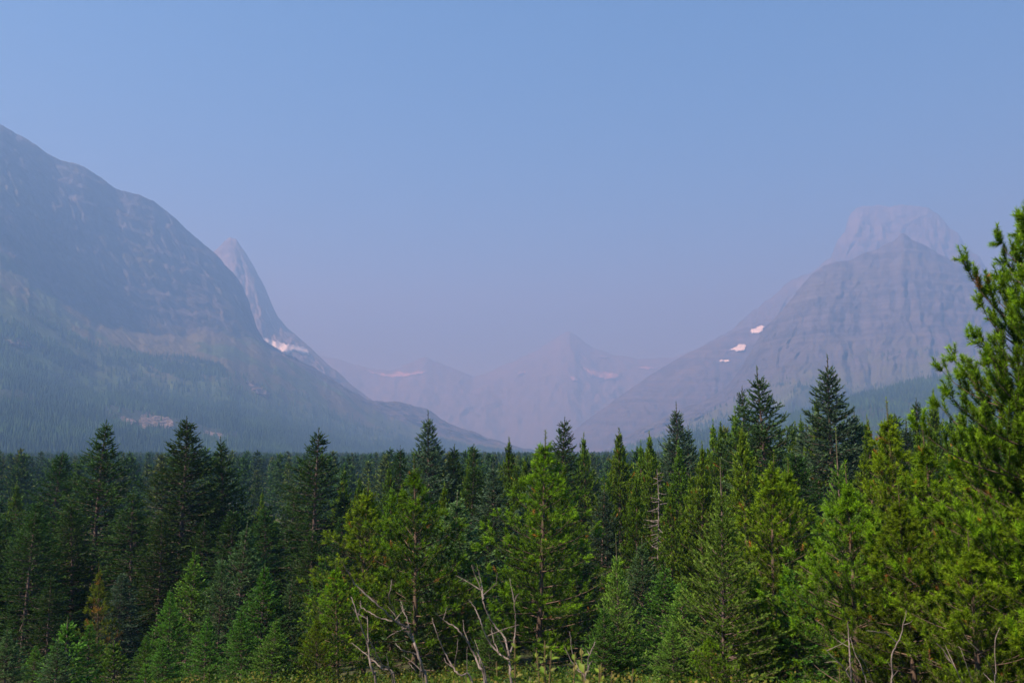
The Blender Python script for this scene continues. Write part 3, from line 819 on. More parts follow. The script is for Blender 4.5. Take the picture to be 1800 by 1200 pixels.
NAMES = {'pine': 'pine_tree', 'lodge': 'pine_tree', 'bigpine': 'pine_tree', 'spruce': 'spruce_tree', 'herospruce': 'spruce_tree', 'sapling': 'spruce_sapling',
         'fir': 'fir_tree', 'bluefir': 'fir_tree', 'far': 'conifer_tree'}
TREES = []
def put(kind, px, py, Y, label, width=1.0, group=None, rot=None, sink=0.0, tint=None):
    """a tree whose tip stands at depth Y; its foot rests on the ground there"""
    tm, cm, H = PR[kind]
    top = at(px, py, Y)
    gz = float(ground_z(top[0], top[1])) - sink
    h = top[2] - gz
    s = h / H
    base = kind.rstrip('0123456789')
    e = bpy.data.objects.new(NAMES[base], None); COL.objects.link(e)
    if base in ('fir', 'bluefir') and Y < 75: width *= random.uniform(1.15, 1.35)
    elif base in ('pine', 'spruce'): width *= random.uniform(1.15, 1.42)
    e.location = (top[0], top[1], gz); e.scale = (s * width, s * width, s)
    e.rotation_euler = (random.uniform(-.035, .035), random.uniform(-.035, .035), random.uniform(0, 6.28) if rot is None else rot)
    e.empty_display_size = 0.2
    cat = {'pine_tree': 'pine tree', 'spruce_tree': 'spruce tree', 'spruce_sapling': 'sapling', 'fir_tree': 'fir tree', 'conifer_tree': 'conifer'}[NAMES[base]]
    tag(e, label, cat, group)
    a = link('trunk', tm, None, e); b = link('crown', cm, None, e)
    TREES.append((top[0], top[1], max(0.6, 0.13 * h)))
    return e

GF = 'tall dark firs along the left'
GL = 'slim lodgepole pines in the middle distance'
GP = 'bushy bright pines in the foreground'
GS = 'young spruces in the foreground'
# left stand
put('fir0', 180, 738, 50, 'tall broad dark fir, second tall spire from the left edge, rising above the far forest', 1.15, GF)
put('fir1', 322, 733, 48, 'tallest dark fir of the left stand, with a bushy knobbly top', 1.1, GF)
put('fir2', 405, 768, 50, 'dark fir with a thin pale tip right of the tallest left fir', 1.0, GF)
put('fir3', 555, 752, 47, 'dark fir with a narrow pointed spire, rightmost of the tall left stand', 1.15, GF)
put('fir4', 95, 792, 58, 'dark fir near the left edge, shorter than the broad fir to its right', 1.1, GF)
put('lodge1', 38, 845, 62, 'yellowish green pine near the left edge beside the short dark fir', 1.4, GL)
put('fir2', -10, 860, 45, 'dark fir cut by the left edge of the view', 1.2, GF)
put('fir3', 240, 858, 44, 'shorter fir with a leafy rounded tip between the two tallest left firs', 1.2, GF)
put('fir4', 140, 880, 40, 'dark fir with its tip against the broad fir on the left', 1.1, GF)
put('fir5', 45, 925, 36, 'dark fir with layered combed branches near the left edge', 1.1, GF)
put('fir0', 285, 900, 40, 'dark shaded fir filling the gap below the tallest left fir', 1.2, GF)
put('fir1', 470, 890, 44, 'dark fir below the thin tipped one, left of the narrow spire', 1.1, GF)
put('lodge0', 455, 860, 68, 'single yellow green pine between the thin tipped fir and the narrow spire', 1.0, GL)
put('lodge2', 596, 820, 64, 'yellow green pine just right of the narrow left spire', 1.1, GL)
put('lodge3', 622, 835, 60, 'slim pine between the narrow spire and the leftmost bushy pine', 1.1, GL)
put('fir2', 520, 850, 52, 'dark fir shoulder left of the narrow spire', 1.0, GF)
put('fir0', 605, 905, 42, 'shaded fir right of the narrow left spire', 1.1, GF)
put('bluefir', 210, 1000, 33, 'dark fir in deep shade behind the rusty young pine', 1.2, GF)
put('fir3', 90, 1010, 30, 'low dark fir left of the rusty young pine', 1.1, GF)
put('fir1', 545, 930, 38, 'dark fir behind the pale young spruces, right side', 1.1, GF)
put('spruce1', 425, 915, 29, 'tallest of the pale green young spruces at lower left', 1.0, GS)
put('spruce0', 335, 962, 28, 'young spruce left of the tallest pale one at lower left', 0.95, GS)
put('spruce1', 388, 975, 26, 'young blue green spruce with bristling tips left of the tallest pale spruce', 0.85, GS)
put('spruce2', 465, 985, 24, 'fresh green young spruce with a bushy cone, lower left', 1.05, GS)
put('spruce1', 508, 1012, 24, 'narrow pale young spruce beside the fresh green bushy one', 0.8, GS)
put('spruce0', 560, 978, 33, 'blue grey young spruce behind the leftmost bushy pine', 0.9, GS)
put('spruce2', 300, 1030, 24, 'young spruce at the left foot of the pale spruce clump', 0.9, GS)
put('spruce0', 365, 1075, 21, 'low young spruce in front of the pale spruce clump', 0.9, GS)
put('spruce2', 430, 1065, 20.5, 'low bright young spruce in front of the pale spruce clump, right', 1.0, GS)
put('spruce2', 255, 1110, 20, 'small young spruce in shade, left of the pale spruce clump', 0.9, GS)
put('sapling', 125, 1082, 20, 'small sapling with a long bare tip between the rusty pine and the left edge', 1.2)
put('spruce1', 15, 1100, 19, 'small shaded spruce in the bottom left corner', 1.0, GS)
put('sapling', 205, 1120, 20, 'small sapling just right of the rusty pine', 1.2)
put('sapling', 258, 1158, 17.5, 'tiny sapling at the bottom edge, right of the rusty pine', 1.0)
put('sapling', 372, 1168, 17, 'tiny pale sapling at the bottom edge below the spruce clump', 1.0)
put('spruce2', 160, 1090, 22, 'low dark green spruce at the left foot of the rusty pine', 1.2, GS)
put('spruce0', 290, 1120, 19, 'low green spruce at the bottom edge below the pale spruce clump, left side', 1.2, GS)
put('spruce2', 480, 1085, 19.5, 'low green spruce at the bottom edge, right foot of the pale spruce clump', 1.2, GS)
put('pine3', 560, 1080, 20, 'low bright pine at the bottom edge left of the leafless saplings', 1.2, GP)
put('spruce2', 1060, 1060, 18, 'low bushy spruce at the foot of the slender long tipped one', 1.1, GS)
put('spruce0', 860, 1070, 20, 'small spruce in the gap below the two big central pines', 1.1, GS)
put('spruce1', 100, 1120, 18, 'small pale spruce at the bottom edge near the left corner', 1.2, GS)
put('spruce2', 1180, 1090, 16, 'low spruce in front of the large long tipped spruce', 1.1, GS)
put('pine4', 1250, 1105, 15, 'low pine at the bottom edge below the large long tipped spruce', 1.0, GP)
put('spruce0', 60, 1130, 22, 'dark low spruce near the bottom left corner', 1.1, GS)
# the rusty young pine
PR['rusty'] = conifer(603, 5.5, 1.0, base=0.08, **{**PINE, 'dead': 0.24, 'col': (0.10, 0.13, 0.01), 'per': 30}); NAMES['rusty'] = 'pine_tree'
put('rusty', 182, 985, 26, 'rusty half brown young pine among dark firs at lower left', 1.0)
# centre
put('bluefir', 763, 722, 58, 'tall narrow spruce like fir, highest tip left of centre', 0.85, GF)
put('fir4', 712, 783, 62, 'pale tipped fir just left of the highest central fir', 0.85)
put('lodge1', 690, 812, 60, 'slim pine behind the leftmost bushy pine, left of the pale tipped fir', 1.1, GL)
put('fir2', 797, 780, 58, 'short dark fir right of the highest central fir', 0.9, GF)
put('fir3', 840, 780, 60, 'dark broad fir between the two big central pines, behind', 1.0, GF)
put('lodge2', 820, 812, 46, 'slim pine with rusty twigs between the two big central pines', 0.9, GL)
put('lodge3', 897, 769, 60, 'yellow green slim pine just left of the taller central bushy pine', 1.2, GL)
put('lodge0', 872, 815, 55, 'short slim pine left of the taller central bushy pine', 1.1, GL)
put('fir0', 985, 733, 55, 'dark green fir with a rounded bushy top right of the central bushy pine', 0.85, GF)
put('lodge1', 1031, 760, 58, 'slim pine right of the round topped central fir', 1.1, GL)
put('lodge2', 1084, 752, 50, 'largest yellow green slim pine right of centre', 1.35, GL)
put('lodge0', 1116, 775, 56, 'slim pine right of the largest yellow green one', 1.1, GL)
put('lodge3', 1150, 758, 54, 'slim pine in front of the pale fir tip right of centre', 1.2, GL)
put('bluefir', 1179, 706, 58, 'pale blue green fir standing above the pines right of centre', 0.8, GF)
put('lodge1', 1140, 800, 48, 'slim pine left of the bleached dead tree', 1.1, GL)
put('lodge2', 1200, 775, 52, 'slim pine between the pale fir tip and the twin fir spires', 1.2, GL)
put('fir2', 1216, 748, 62, 'small dark fir tip right of the pale blue green fir', 0.8, GF)
put('lodge0', 1243, 738, 58, 'slim pine, first of the rising row right of the pale fir', 1.2, GL)
put('lodge3', 1268, 742, 54, 'slim pine, second of the rising row right of the pale fir', 1.2, GL)
put('lodge1', 1285, 716, 56, 'slim pine, third of the rising row, below the narrow spire', 1.1, GL)
put('fir3', 1307, 678, 58, 'narrow spire topped fir left of the tiered fir', 0.75, GF)
put('lodge2', 1225, 830, 40, 'slim pine behind the long tipped spruce, left side', 1.3, GL)
put('lodge3', 1180, 850, 40, 'slim pine right of the bleached dead tree', 1.2, GL)
put('lodge0', 1290, 800, 42, 'slim pine left of the tiered fir, lower crown', 1.2, GL)
put('fir5', 1352, 642, 37, 'tiered fir with separate branch layers standing against the banded mountain', 0.95, GF)
put('bluefir', 1456, 625, 42, 'tallest bluish fir in front of the banded mountain', 0.95, GF)
put('lodge1', 1432, 690, 46, 'rusty tinged slim pine close against the tallest bluish fir', 0.9, GL)
put('bluefir', 1500, 715, 44, 'bluish fir shoulder right of the tallest bluish fir', 0.9, GF)
put('lodge0', 1527, 730, 48, 'slim pine right of the tallest bluish fir', 0.9, GL)
put('fir4', 1405, 790, 34, 'dark fir behind the bushy pines, right of the tiered fir', 1.1, GF)
put('fir1', 1340, 830, 32, 'shaded fir under the tiered fir', 1.1, GF)
put('fir2', 1605, 700, 58, 'small thin dark spire, left one of the pair above the right pines', 0.7, GF)
put('lodge3', 1631, 684, 56, 'pointed slim pine, right one of the pair above the right pines', 1.1, GL)
put('lodge2', 1676, 716, 52, 'short slim pine left of the tall edge pine', 1.1, GL)
put('fir0', 1735, 672, 50, 'dark bluish fir partly hidden behind the tall edge pine', 0.8, GF)
put('bluefir', 1050, 850, 38, 'blue green fir with bristling tips between central pine and slim pines', 0.9, GF)
put('spruce1', 800, 862, 30, 'pale spruce with drooping odd tips between the two big central pines', 1.1, GS)
put('spruce1', 775, 885, 30, 'pale spruce tip right of the left central bushy pine', 1.0, GS)
put('fir4', 860, 900, 34, 'dark fir behind and between the two big central pines', 1.1, GF)
put('fir0', 1015, 930, 32, 'dark fir right of the taller central bushy pine', 1.0, GF)
put('fir2', 690, 930, 34, 'dark fir hidden behind the left central pines', 1.1, GF)
put('pine0', 733, 798, 24.5, 'large bushy pine left of centre with an orange brown trunk showing', 1.15, GP)
put('pine1', 645, 842, 26, 'bushy pine leaning beside the large one, leftmost bright pine', 1.2, GP)
put('pine2', 943, 757, 25, 'tallest bushy central pine with a pointed candle tip', 1.0, GP)
put('pine3', 600, 985, 22, 'low bushy pine at the left foot of the bright central pines', 1.25, GP)
put('pine0', 795, 985, 27, 'low pine in shade between the two big central pines', 1.1, GP)
put('spruce1', 1130, 942, 28, 'blue grey spruce behind the slender long tipped one', 1.0, GS)
put('spruce0', 1160, 985, 25, 'green young spruce left of the large long tipped spruce', 1.1, GS)
put('herospruce', 1088, 938, 18.5, 'slender young spruce with a long bare tip right of the central pine', 0.8, GS)
put('herospruce', 1259, 806, 16.5, 'large young spruce with a long upright leader, in front of the slim pines', 0.92, GS, rot=1.0)
put('spruce2', 1205, 1010, 19, 'low bushy spruce at the left foot of the large long tipped spruce', 1.2, GS)
put('herospruce', 1469, 752, 19, 'young spruce whose bare pale leader pokes above a bushy pine', 0.85, GS, rot=2.2)
put('pine1', 1350, 792, 20.5, 'bushy pine right of the large long tipped spruce, left candle tip', 0.95, GP)
put('pine2', 1392, 806, 21.5, 'bushy pine close behind its twin, right candle tip', 0.9, GP)
put('pine4', 1490, 812, 14.5, 'round bushy pine in front of the poking spruce leader', 0.95, GP)
put('pine3', 1572, 700, 16.5, 'tall bright pine with a thick upright candle, right of the round pine', 0.8, GP)
put('pine0', 1640, 745, 15.5, 'bushy pine between the candle topped pine and the edge pine', 1.0, GP)
put('pine2', 1705, 720, 14.5, 'bright pine directly left of the tall edge pine', 0.95, GP)
put('spruce2', 1395, 985, 17, 'pale green young spruce low between two bushy pines', 0.9, GS)
put('pine4', 1330, 1000, 17, 'low bushy pine right foot of the large long tipped spruce', 0.9, GP)
put('pine1', 1590, 850, 13.5, 'bushy pine low in front on the right', 1.0, GP)
put('pine4', 1700, 930, 11.5, 'low spreading pine in the lower right corner', 1.0, GP)
put('pine3', 1760, 800, 13, 'dense pine under the tall edge pine', 1.0, GP)
put('bigpine', 1852, 345, 12.2, 'tall loose pine at the right edge with long upturned branches', 1.0, GP, rot=0.4)
put('pine2', 1880, 700, 11, 'pine partly cut by the right edge of the view', 1.1, GP)

# filler trees: individuals of the dense stand behind, then the uncountable far forest
SIL = [(-200, 850), (0, 868), (200, 868), (440, 868), (620, 850), (700, 830), (870, 800), (1000, 790), (1100, 785), (1200, 770), (1300, 745), (1400, 730), (1500, 735), (1600, 728), (1750, 730), (2100, 700)]
def silh(px): return float(np.interp(px, [p[0] for p in SIL], [p[1] for p in SIL]))
rf = random.Random(99)
nfill = 0; tries = 0; FILL = []
while nfill < 195 and tries < 6000:
    tries += 1
    Y = 30 + 75 * rf.random() ** 1.2
    px = rf.uniform(-80, 1880)
    x = (px - 900) / FPX * Y
    if any((x - a) ** 2 + (Y - b) ** 2 < (rad * 0.9 + 0.5) ** 2 for a, b, rad in TREES): continue
    gz = float(ground_z(x, Y))
    ytop = silh(px) + (rf.uniform(8, 70) if px < 640 else rf.uniform(-4, 50))
    top = at(px, ytop, Y)
    h = top[2] - gz
    if h < 6 or h > 19: continue
    if Y > 75: kk = rf.choice(['far0', 'far1', 'far3', 'far3'] if px > 620 else ['far0', 'far1', 'far2', 'far3'])
    else: kk = rf.choice(['lodge0', 'lodge1', 'lodge2', 'lodge3', 'fir2', 'bluefir'] if px > 640 else ['fir0', 'fir1', 'fir2', 'fir3', 'fir4', 'lodge1'])
    FILL.append((px, Y, kk, ytop, rf.uniform(0.95, 1.3)))
    TREES.append((x, Y, max(0.6, 0.13 * h)))
    nfill += 1
MARKS = [(-400, 'the left edge of the view'), (180, 'the broad fir spire at left'), (322, 'the tallest fir of the left stand'), (555, 'the narrow dark spire of the left stand'),
         (733, 'the big pine left of centre'), (943, 'the pointed central pine'), (1084, 'the largest slim pine right of centre'), (1179, 'the pale blue green fir tip'),
         (1352, 'the tiered fir'), (1456, 'the tallest bluish fir'), (1631, 'the pair of thin spires')]
ORD = ['first', 'second', 'third', 'fourth', 'fifth', 'sixth', 'seventh', 'eighth', 'ninth', 'tenth', 'eleventh', 'twelfth', 'thirteenth', 'fourteenth', 'fifteenth',
       'sixteenth', 'seventeenth', 'eighteenth', 'nineteenth', 'twentieth']
CNT = {}
for (px, Y, kk, ytop, wd) in sorted(FILL):
    mark = [m for q, m in MARKS if q <= px][-1]
    fam = 'far' if kk.startswith('far') else 'lodge' if kk.startswith('lodge') else 'fir'
    k = CNT.get((fam, mark), 0); CNT[(fam, mark)] = k + 1
    word = {'far': 'half hidden conifer', 'lodge': 'packed slim pine', 'fir': 'packed dark fir'}[fam]
    g = {'far': 'half hidden conifers behind the near forest', 'lodge': 'packed pines filling the middle of the forest', 'fir': 'packed firs filling the middle of the forest'}[fam]
    put(kk, px, ytop, Y, '%s %s right of %s' % (ORD[k], word, mark), wd, g)

def flat_forest():
    r = np.random.RandomState(77)
    n = 24000
    Y = np.sqrt(r.uniform(125 ** 2, 1250 ** 2, n)); X = r.uniform(-0.78, 0.8, n) * Y
    dens = fbm(X / 70, Y / 70, 8, 3)
    keep = (r.rand(n) < np.clip(0.55 + (dens - 0.4) * 2.0, 0.35, 1)) & (np.abs(X) < 0.8 * Y)
    X, Y = X[keep], Y[keep]
    Z = ground_z(X, Y)
    h = (11.5 + 6.5 * r.rand(len(X)) ** 1.1) / 15.0
    w = h * r.uniform(1.0, 1.6, len(X))
    def inst(ng):
        jn = ng.nodes.new('GeometryNodeJoinGeometry')
        for k in ('far0', 'far1', 'far2', 'far3'):
            src = next(o for o in bpy.data.objects if o.name.startswith('crown') and o.data == PR[k][1])
            oi = ng.nodes.new('GeometryNodeObjectInfo'); oi.transform_space = 'ORIGINAL'
            oi.inputs['Object'].default_value = src; oi.inputs['As Instance'].default_value = True
            ng.links.new(oi.outputs['Geometry'], jn.inputs[0])
        return jn.outputs[0]
    S = np.stack([w, w, h], -1); R = np.stack([np.zeros(len(X)), np.zeros(len(X)), r.uniform(0, 6.28, len(X))], -1)
    point_cloud('valley_forest', np.stack([X, Y, Z], -1), S, R, inst)
flat_forest()

# ---------------------------------------------------------------- bleached dead tree in the middle distance
def snag():
    top = at(1155, 824, 44); gz = float(ground_z(top[0], top[1]))
    r = random.Random(5); H = top[2] - gz
    segs = []; tw = []
    for i in range(12):
        segs.append((0.05 * math.sin(i * .8), 0, H * i / 12, 0.05 * math.sin((i + 1) * .8), 0, H * (i + 1) / 12, 0.06 * (1 - i / 12) + .010, 0.06 * (1 - (i + 1) / 12) + .010))
    z = H * 0.35
    while z < H * 0.97:
        t = (z / H - .35) / .65
        L = (1.3 * (1 - t) + 0.25) * r.uniform(.5, 1.1); a = r.uniform(0, 6.28); e = math.radians(r.uniform(-25, 25))
        p = (0.05 * math.sin(z / H * 9.6), 0, z)
        for j in range(3):
            q = (p[0] + math.cos(a) * math.cos(e) * L / 3, p[1] + math.sin(a) * math.cos(e) * L / 3, p[2] + math.sin(e) * L / 3)
            tw.append((*p, *q, .018 * (1 - j / 3) + .008, .018 * (1 - (j + 1) / 3) + .008)); p = q; e += r.uniform(-.1, .35); a += r.uniform(-.2, .2)
        z += 0.085
    e = bpy.data.objects.new('dead_tree', None); COL.objects.link(e); e.location = (top[0], top[1], gz)
    tag(e, 'bleached leafless dead tree with bare twigs among the slim pines', 'dead tree')
    V, F = tubes(segs, 8); link('trunk', mesh_np('trunk', V, F, smooth=True), M_snag, e)
    V, F = tubes(tw, 4); link('branches', mesh_np('branches', V, F, smooth=True), M_snag, e)
snag()

# ---------------------------------------------------------------- bare saplings in the foreground
def smooth_line(pts, n=5):
    P = np.array(pts, float); out = []
    for i in range(len(P) - 1):
        p0 = P[max(0, i - 1)]; p1 = P[i]; p2 = P[i + 1]; p3 = P[min(len(P) - 1, i + 2)]
        for k in range(n):
            t = k / n
            out.append(0.5 * ((2 * p1) + (-p0 + p2) * t + (2 * p0 - 5 * p1 + 4 * p2 - p3) * t * t + (-p0 + 3 * p1 - 3 * p2 + p3) * t ** 3))
    out.append(P[-1]); return np.array(out)

def tube_line(P, r0, r1, sides=8):
    """one continuous tapered tube along P"""
    n = len(P); d = nrm(np.gradient(P, axis=0))
    a = nrm(np.cross(d, np.array([0, 1.0, 0.15]))); b = np.cross(d, a)
    rr = np.linspace(r0, r1, n) * (1 + 0.13 * np.sin(np.arange(n) * 1.7) * (np.random.RandomState(n).rand(n)))
    th = np.arange(sides) * 2 * math.pi / sides
    V = P[:, None, :] + rr[:, None, None] * (np.cos(th)[None, :, None] * a[:, None, :] + np.sin(th)[None, :, None] * b[:, None, :])
    i, j = np.meshgrid(np.arange(n - 1), np.arange(sides), indexing='ij'); j2 = (j + 1) % sides
    F = np.stack([i * sides + j, i * sides + j2, (i + 1) * sides + j2, (i + 1) * sides + j], -1).reshape(-1, 4)
    return V.reshape(-1, 3), F

def bare_sapling(label, Y, stems, seed, crop=(560, 900, 3.6), twigs=True):
    """stems: list of (points in crop pixels, radius0, radius1); the first is the main stem and reaches the ground"""
    r = random.Random(seed)
    def W(p, k, dep):
        return at(crop[0] + p[0] / crop[2], crop[1] + p[1] / crop[2], Y + dep)
    lines = []
    for si, (pts, r0, r1) in enumerate(stems):
        dslope = 0 if si == 0 else r.uniform(-.5, .5)
        L = [W(p, k, dslope * k / len(pts) + 0.05 * math.sin(k * 1.7 + seed)) for k, p in enumerate(pts)]
        lines.append([np.array(L), r0 * 0.68, r1 * 0.6])
    foot = lines[0][0][0]
    gz = float(ground_z(foot[0], Y))
    root = np.array([foot[0] + 0.1, Y, gz - 0.1])
    base = np.array([root[0], root[1], gz])
    for ln in lines:   # stems that start at the lower border of the view run on to the foot
        if ln[0][0][2] < foot[2] + 0.12:
            ln[0] = np.vstack([root + (ln[0][0] - foot) * 0.15, ln[0]])
    e = bpy.data.objects.new('bare_sapling', None); COL.objects.link(e); e.location = tuple(base)
    tag(e, label, 'bare sapling', 'leafless grey saplings in front')
    for si, (L, r0, r1) in enumerate(lines):
        P = smooth_line(L, 5) - base
        P += (np.array([[fbm(np.array(q * 3.0), np.array(si + k * 7.0), seed + k, 2) - .5 for k in range(3)] for q in range(len(P))])).reshape(-1, 3) * 0.012
        V, F = tube_line(P, r0, r1, 8)
        o = link('stem' if si == 0 else 'branch', mesh_np('branch', V, F, smooth=True), M_dead, e)
    if twigs:
        tw = []
        for (L, r0, r1) in lines:
            P = smooth_line(L, 5) - base
            for k in range(3, len(P) - 1, 3):
                if r.random() < 0.12:
                    d = np.array([r.uniform(-1, 1), r.uniform(-1, 1), r.uniform(.2, 1.2)]); d /= np.linalg.norm(d)
                    l = r.uniform(.05, .22); q = P[k] + d * l
                    tw.append((*P[k], *q, .0045, .003))
                    d2 = d + np.array([r.uniform(-.5, .5), 0, r.uniform(-.2, .5)]); d2 /= np.linalg.norm(d2)
                    tw.append((*q, *(q + d2 * l * .6), .003, .0015))
        if tw:
            V, F = tubes(tw, 4); link('twigs', mesh_np('twigs', V, F), M_dead, e)

bare_sapling('bare grey sapling with a long arching arm reaching up left, largest of the leafless saplings', 7.5, [
    ([(682, 1085), (660, 1000), (640, 930), (612, 840), (590, 780), (573, 728)], .019, .014),
    ([(573, 728), (500, 700), (400, 610), (300, 520), (230, 450), (180, 370), (150, 305)], .013, .005),
    ([(470, 688), (410, 675), (350, 650), (290, 615), (262, 590)], .008, .004),
    ([(573, 725), (558, 670), (540, 620), (520, 560)], .007, .003),
    ([(510, 705), (480, 620), (445, 545), (455, 490), (462, 425)], .008, .004),
    ([(565, 730), (520, 745), (480, 765), (430, 795)], .007, .003),
    ([(628, 900), (580, 885), (530, 870), (487, 830)], .008, .004),
    ([(655, 1010), (640, 1040), (600, 985), (572, 955)], .006, .003)], 1)
bare_sapling('bare grey sapling with several thin crossing stems, leftmost of the leafless saplings', 7.8, [
    ([(362, 1085), (345, 1020), (325, 950), (315, 860), (300, 800), (260, 690), (235, 620), (208, 535)], .017, .005),
    ([(315, 860), (312, 760), (305, 660)], .008, .004),
    ([(485, 1085), (400, 990), (350, 940), (280, 880), (207, 825)], .012, .004),
    ([(470, 1085), (400, 960), (350, 860), (318, 805)], .011, .004),
    ([(480, 1085), (458, 1020), (445, 980), (430, 900)], .008, .004),
    ([(250, 660), (265, 590), (262, 560)], .005, .003)], 2)
bare_sapling('single thin bare stem with one upright twig, third leafless sapling from the left', 8.2, [
    ([(975, 1085), (890, 1030), (850, 980), (800, 890), (765, 810), (735, 730), (720, 668)], .015, .005),
    ([(860, 975), (873, 890), (880, 795)], .007, .004)], 3)
bare_sapling('bare bent sapling arching to the left below the centre pine, middle of the leafless saplings', 8.0, [
    ([(1055, 1085), (1020, 980), (985, 900), (950, 830), (900, 760), (850, 715), (800, 690), (740, 635)], .018, .005),
    ([(1065, 1085), (1035, 960), (1000, 880), (985, 830), (950, 785)], .011, .006),
    ([(945, 1085), (940, 1010), (938, 850)], .007, .004)], 4)
bare_sapling('bare sapling forking into tall upright whips, rightmost of the leafless saplings near centre', 7.2, [
    ([(1220, 1085), (1212, 990), (1205, 930), (1200, 900)], .016, .012),
    ([(1205, 932), (1140, 890), (1080, 820), (1040, 730), (1010, 650), (980, 590), (945, 550)], .011, .004),
    ([(1202, 905), (1180, 800), (1110, 710), (1060, 620), (1040, 560), (1020, 470), (968, 335)], .011, .004),
    ([(1140, 890), (1112, 820), (1098, 760), (1095, 715)], .007, .004),
    ([(1042, 560), (1038, 500), (1030, 450), (1003, 335)], .007, .003),
    ([(1215, 885), (1235, 810), (1246, 740), (1245, 640), (1228, 520), (1208, 418)], .009, .003)], 5)
bare_sapling('short bare forked sapling between the leafy shoots, lower right of centre', 9.0, [
    ([(1690, 1085), (1705, 1000), (1705, 930), (1720, 890), (1752, 818)], .014, .007),
    ([(1700, 1085), (1640, 1000), (1590, 920), (1550, 838)], .009, .005),
    ([(1690, 1085), (1640, 980), (1602, 880), (1592, 752)], .009, .005),
    ([(1712, 900), (1700, 870), (1690, 850)], .006, .004)], 6)
bare_sapling('crooked bare sapling in front of the low right pines', 9.5, [
    ([(436, 1230), (437, 1170), (434, 1110), (450, 1070), (468, 1030), (486, 945)], .017, .007),
    ([(455, 1060), (420, 1028), (380, 1020), (345, 1015)], .009, .004)], 7, crop=(1350, 600, 2.0))
bare_sapling('tangled bare grey stems at the foot of the round pine', 10.5, [
    ([(300, 1240), (292, 1170), (288, 1110), (285, 1050), (280, 985)], .022, .010),
    ([(310, 1230), (270, 1150), (230, 1110), (195, 1075)], .011, .005),
    ([(350, 1230), (330, 1150), (300, 1080), (290, 1040)], .011, .005),
    ([(370, 1230), (345, 1140), (300, 1085)], .009, .004),
    ([(300, 1200), (250, 1130), (200, 1128)], .008, .004)], 8, crop=(1350, 600, 2.0))
bare_sapling('thin bare whips in the lower right corner', 8.5, [
    ([(802, 1240), (800, 1160), (798, 1050), (815, 1005)], .010, .004),
    ([(700, 1240), (660, 1150), (620, 1100)], .009, .004),
    ([(735, 1240), (700, 1140), (672, 1070)], .008, .004),
    ([(800, 1180), (770, 1120), (735, 1080)], .006, .003)], 9, crop=(1350, 600, 2.0))

# ---------------------------------------------------------------- leafy shoots in front: each large leaf is a part
def leaf_mesh(seed):
    r = random.Random(seed)
    n = 6; V = []; F = []
    prof = [0.02, 0.55, 0.95, 1.0, 0.8, 0.4, 0.0]
    for i in range(n + 1):
        t = i / n; w = 0.22 * prof[i]; bend = -0.25 * t * t
        V += [(-w, t, bend + 0.06 * prof[i]), (0, t, bend), (w, t, bend + 0.06 * prof[i])]
    for i in range(n):
        a = i * 3
        F += [(a, a + 1, a + 4, a + 3), (a + 1, a + 2, a + 5, a + 4)]
    c = r.choice([(0.15, 0.25, 0.03), (0.13, 0.22, 0.03), (0.22, 0.27, 0.05), (0.20, 0.22, 0.06)])
    me = mesh_np('leaf', np.array(V), np.array(F), {'Col': ('FLOAT_COLOR', np.array([(*c, 1)] * len(V)))}, smooth=True)
    me.materials.append(M_leaf); return me
LEAVES = [leaf_mesh(i) for i in range(5)]
M_twig = wood_mat('green_twig', (0.12, 0.10, 0.04), (0.08, 0.06, 0.03), 30)
def leafy(px, py, Y, stems, label, seed, size=0.075, spread=0.35):
    r = random.Random(seed)
    top = at(px, py, Y); gz = float(ground_z(top[0], Y))
    e = bpy.data.objects.new('leafy_shrub', None); COL.objects.link(e); e.location = (top[0], Y, gz)
    tag(e, label, 'shrub', 'leafy willow shrubs at the bottom edge')
    H = top[2] - gz
    for s in range(stems):
        hx = r.uniform(-spread, spread) if s else 0; hy = r.uniform(-spread, spread) * .6; hs = H * (r.uniform(.72, .97) if s else 1.0)
        P = smooth_line([(hx * .2, hy * .2, -.05), (hx * .5, hy * .5, hs * .35), (hx * .85, hy * .9, hs * .7), (hx, hy, hs)], 5)
        V, F = tube_line(P, .008, .003, 6)
        link('stem', mesh_np('stem', V, F, smooth=True), M_twig, e)
        k = 0; t = 0.45
        while t < 1.0:
            p = P[min(len(P) - 1, int(t * (len(P) - 1)))]
            o = link('leaf', r.choice(LEAVES), None, e)
            o.location = tuple(p); sz = size * r.uniform(.7, 1.2)
            o.scale = (sz, sz, sz)
            o.rotation_euler = (math.radians(r.uniform(15, 70)), math.radians(r.uniform(-25, 25)), k * 2.4 + r.uniform(-.4, .4))
            k += 1; t += 0.025
leafy(905, 1112, 5.2, 7, 'leafy yellow green willow shoots below the forked whips at the bottom centre', 1, .055)
leafy(960, 1138, 5.0, 7, 'lower leafy shoots with broad pale leaves right of the forked whips', 2, .065)
leafy(1020, 1132, 5.6, 7, 'leafy shoots around the short forked bare sapling', 3, .055)
leafy(1050, 1160, 5.4, 4, 'short leafy tuft right of the short forked bare sapling', 4, .05)
leafy(1480, 1175, 6.5, 3, 'small leafy tuft at the bottom edge under the round pine', 5, .045)

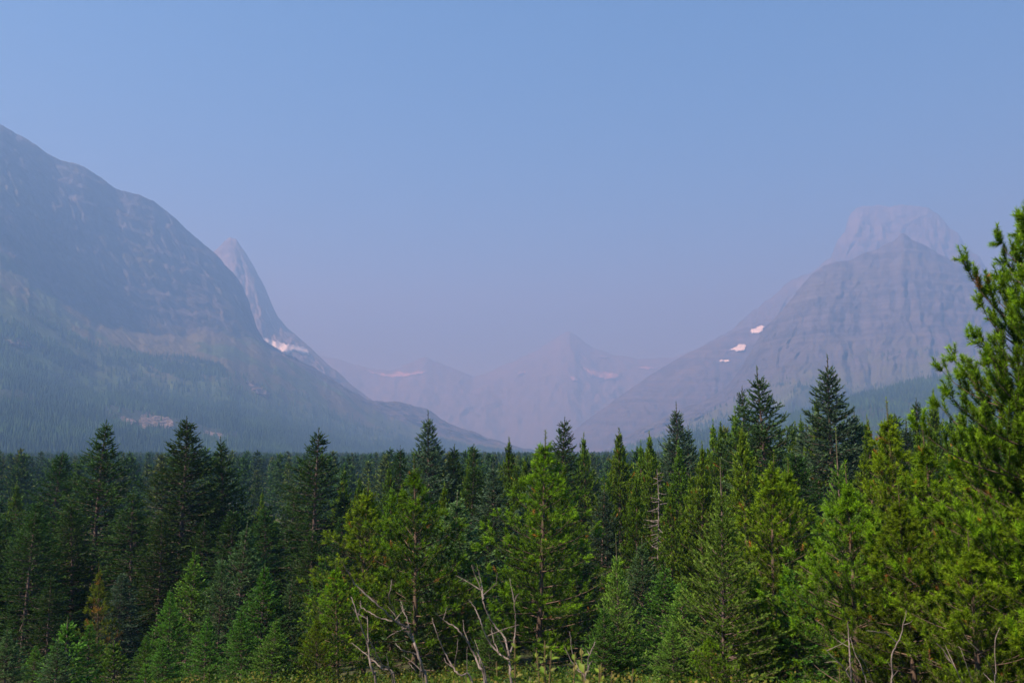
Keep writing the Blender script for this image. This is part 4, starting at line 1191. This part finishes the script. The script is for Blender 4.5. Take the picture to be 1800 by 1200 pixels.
# ---------------------------------------------------------------- undergrowth and understory
def undergrowth():
    r = np.random.RandomState(3)
    n = 3000
    Y = 10.5 + 14.5 * r.rand(n) ** 0.9; X = r.uniform(-0.66, 0.66, n) * Y
    dens = fbm(X / 2.2, Y / 2.2, 55, 3)
    keep = (dens > 0.30) & (X > -0.42 * Y)
    X, Y = X[keep], Y[keep]; Z = ground_z(X, Y)
    n = len(X); per = 52
    hh = r.uniform(.25, .6, n) * (0.7 + 0.6 * dens[keep]); rr = r.uniform(.22, .5, n)
    idx = np.repeat(np.arange(n), per); K = n * per
    u = r.normal(size=(K, 3)); u = nrm(u) * (r.rand(K, 1) ** .45)
    P = np.stack([X[idx] + u[:, 0] * rr[idx], Y[idx] + u[:, 1] * rr[idx], Z[idx] + hh[idx] * (0.55 + 0.5 * u[:, 2])], -1)
    d = nrm(r.normal(size=(K, 3)) + np.array([0, 0, .5])); s = nrm(np.cross(d, r.normal(size=(K, 3))))
    L = r.uniform(.035, .075, (K, 1)); w = L * .38
    V = np.stack([P, P + d * L * .5 + s * w, P + d * L, P + d * L * .5 - s * w], 1).reshape(-1, 3)
    pal = np.array([(.07, .12, .015), (.12, .15, .02), (.045, .09, .015), (.15, .14, .03), (.06, .11, .02)])
    c = pal[r.randint(0, 5, n)][idx] * r.uniform(.7, 1.3, (K, 1))
    C4 = np.concatenate([np.repeat(c, 4, 0), np.ones((K * 4, 1))], 1)
    o = link('undergrowth', mesh_np('undergrowth', V, np.arange(4 * K).reshape(-1, 4), {'Col': ('FLOAT_COLOR', C4)}), M_leaf)
    tag(o, kind='stuff')
undergrowth()

# ---------------------------------------------------------------- smoke haze
def haze():
    x0, x1, y0, y1, z0, z1 = -7000, 7000, -1500, 11500, -12, 2060
    V = [(x, y, z) for x in (x0, x1) for y in (y0, y1) for z in (z0, z1)]
    F = [(0, 1, 3, 2), (4, 6, 7, 5), (0, 4, 5, 1), (2, 3, 7, 6), (0, 2, 6, 4), (1, 5, 7, 3)]
    m = bpy.data.materials.new('smoke_haze'); m.use_nodes = True
    nt = m.node_tree; nt.nodes.clear()
    out = nt.nodes.new('ShaderNodeOutputMaterial'); pv = nt.nodes.new('ShaderNodeVolumePrincipled')
    pv.inputs['Color'].default_value = (*HAZE_COLOR, 1)
    pv.inputs['Absorption Color'].default_value = (*HAZE_ABSORB, 1)
    pv.inputs['Density'].default_value = HAZE_DENSITY
    pv.inputs['Anisotropy'].default_value = 0.15
    nt.links.new(pv.outputs[0], out.inputs['Volume'])
    o = link('haze', mesh_np('haze', np.array(V, float), np.array(F)), m)
    tag(o, kind='stuff')
haze()
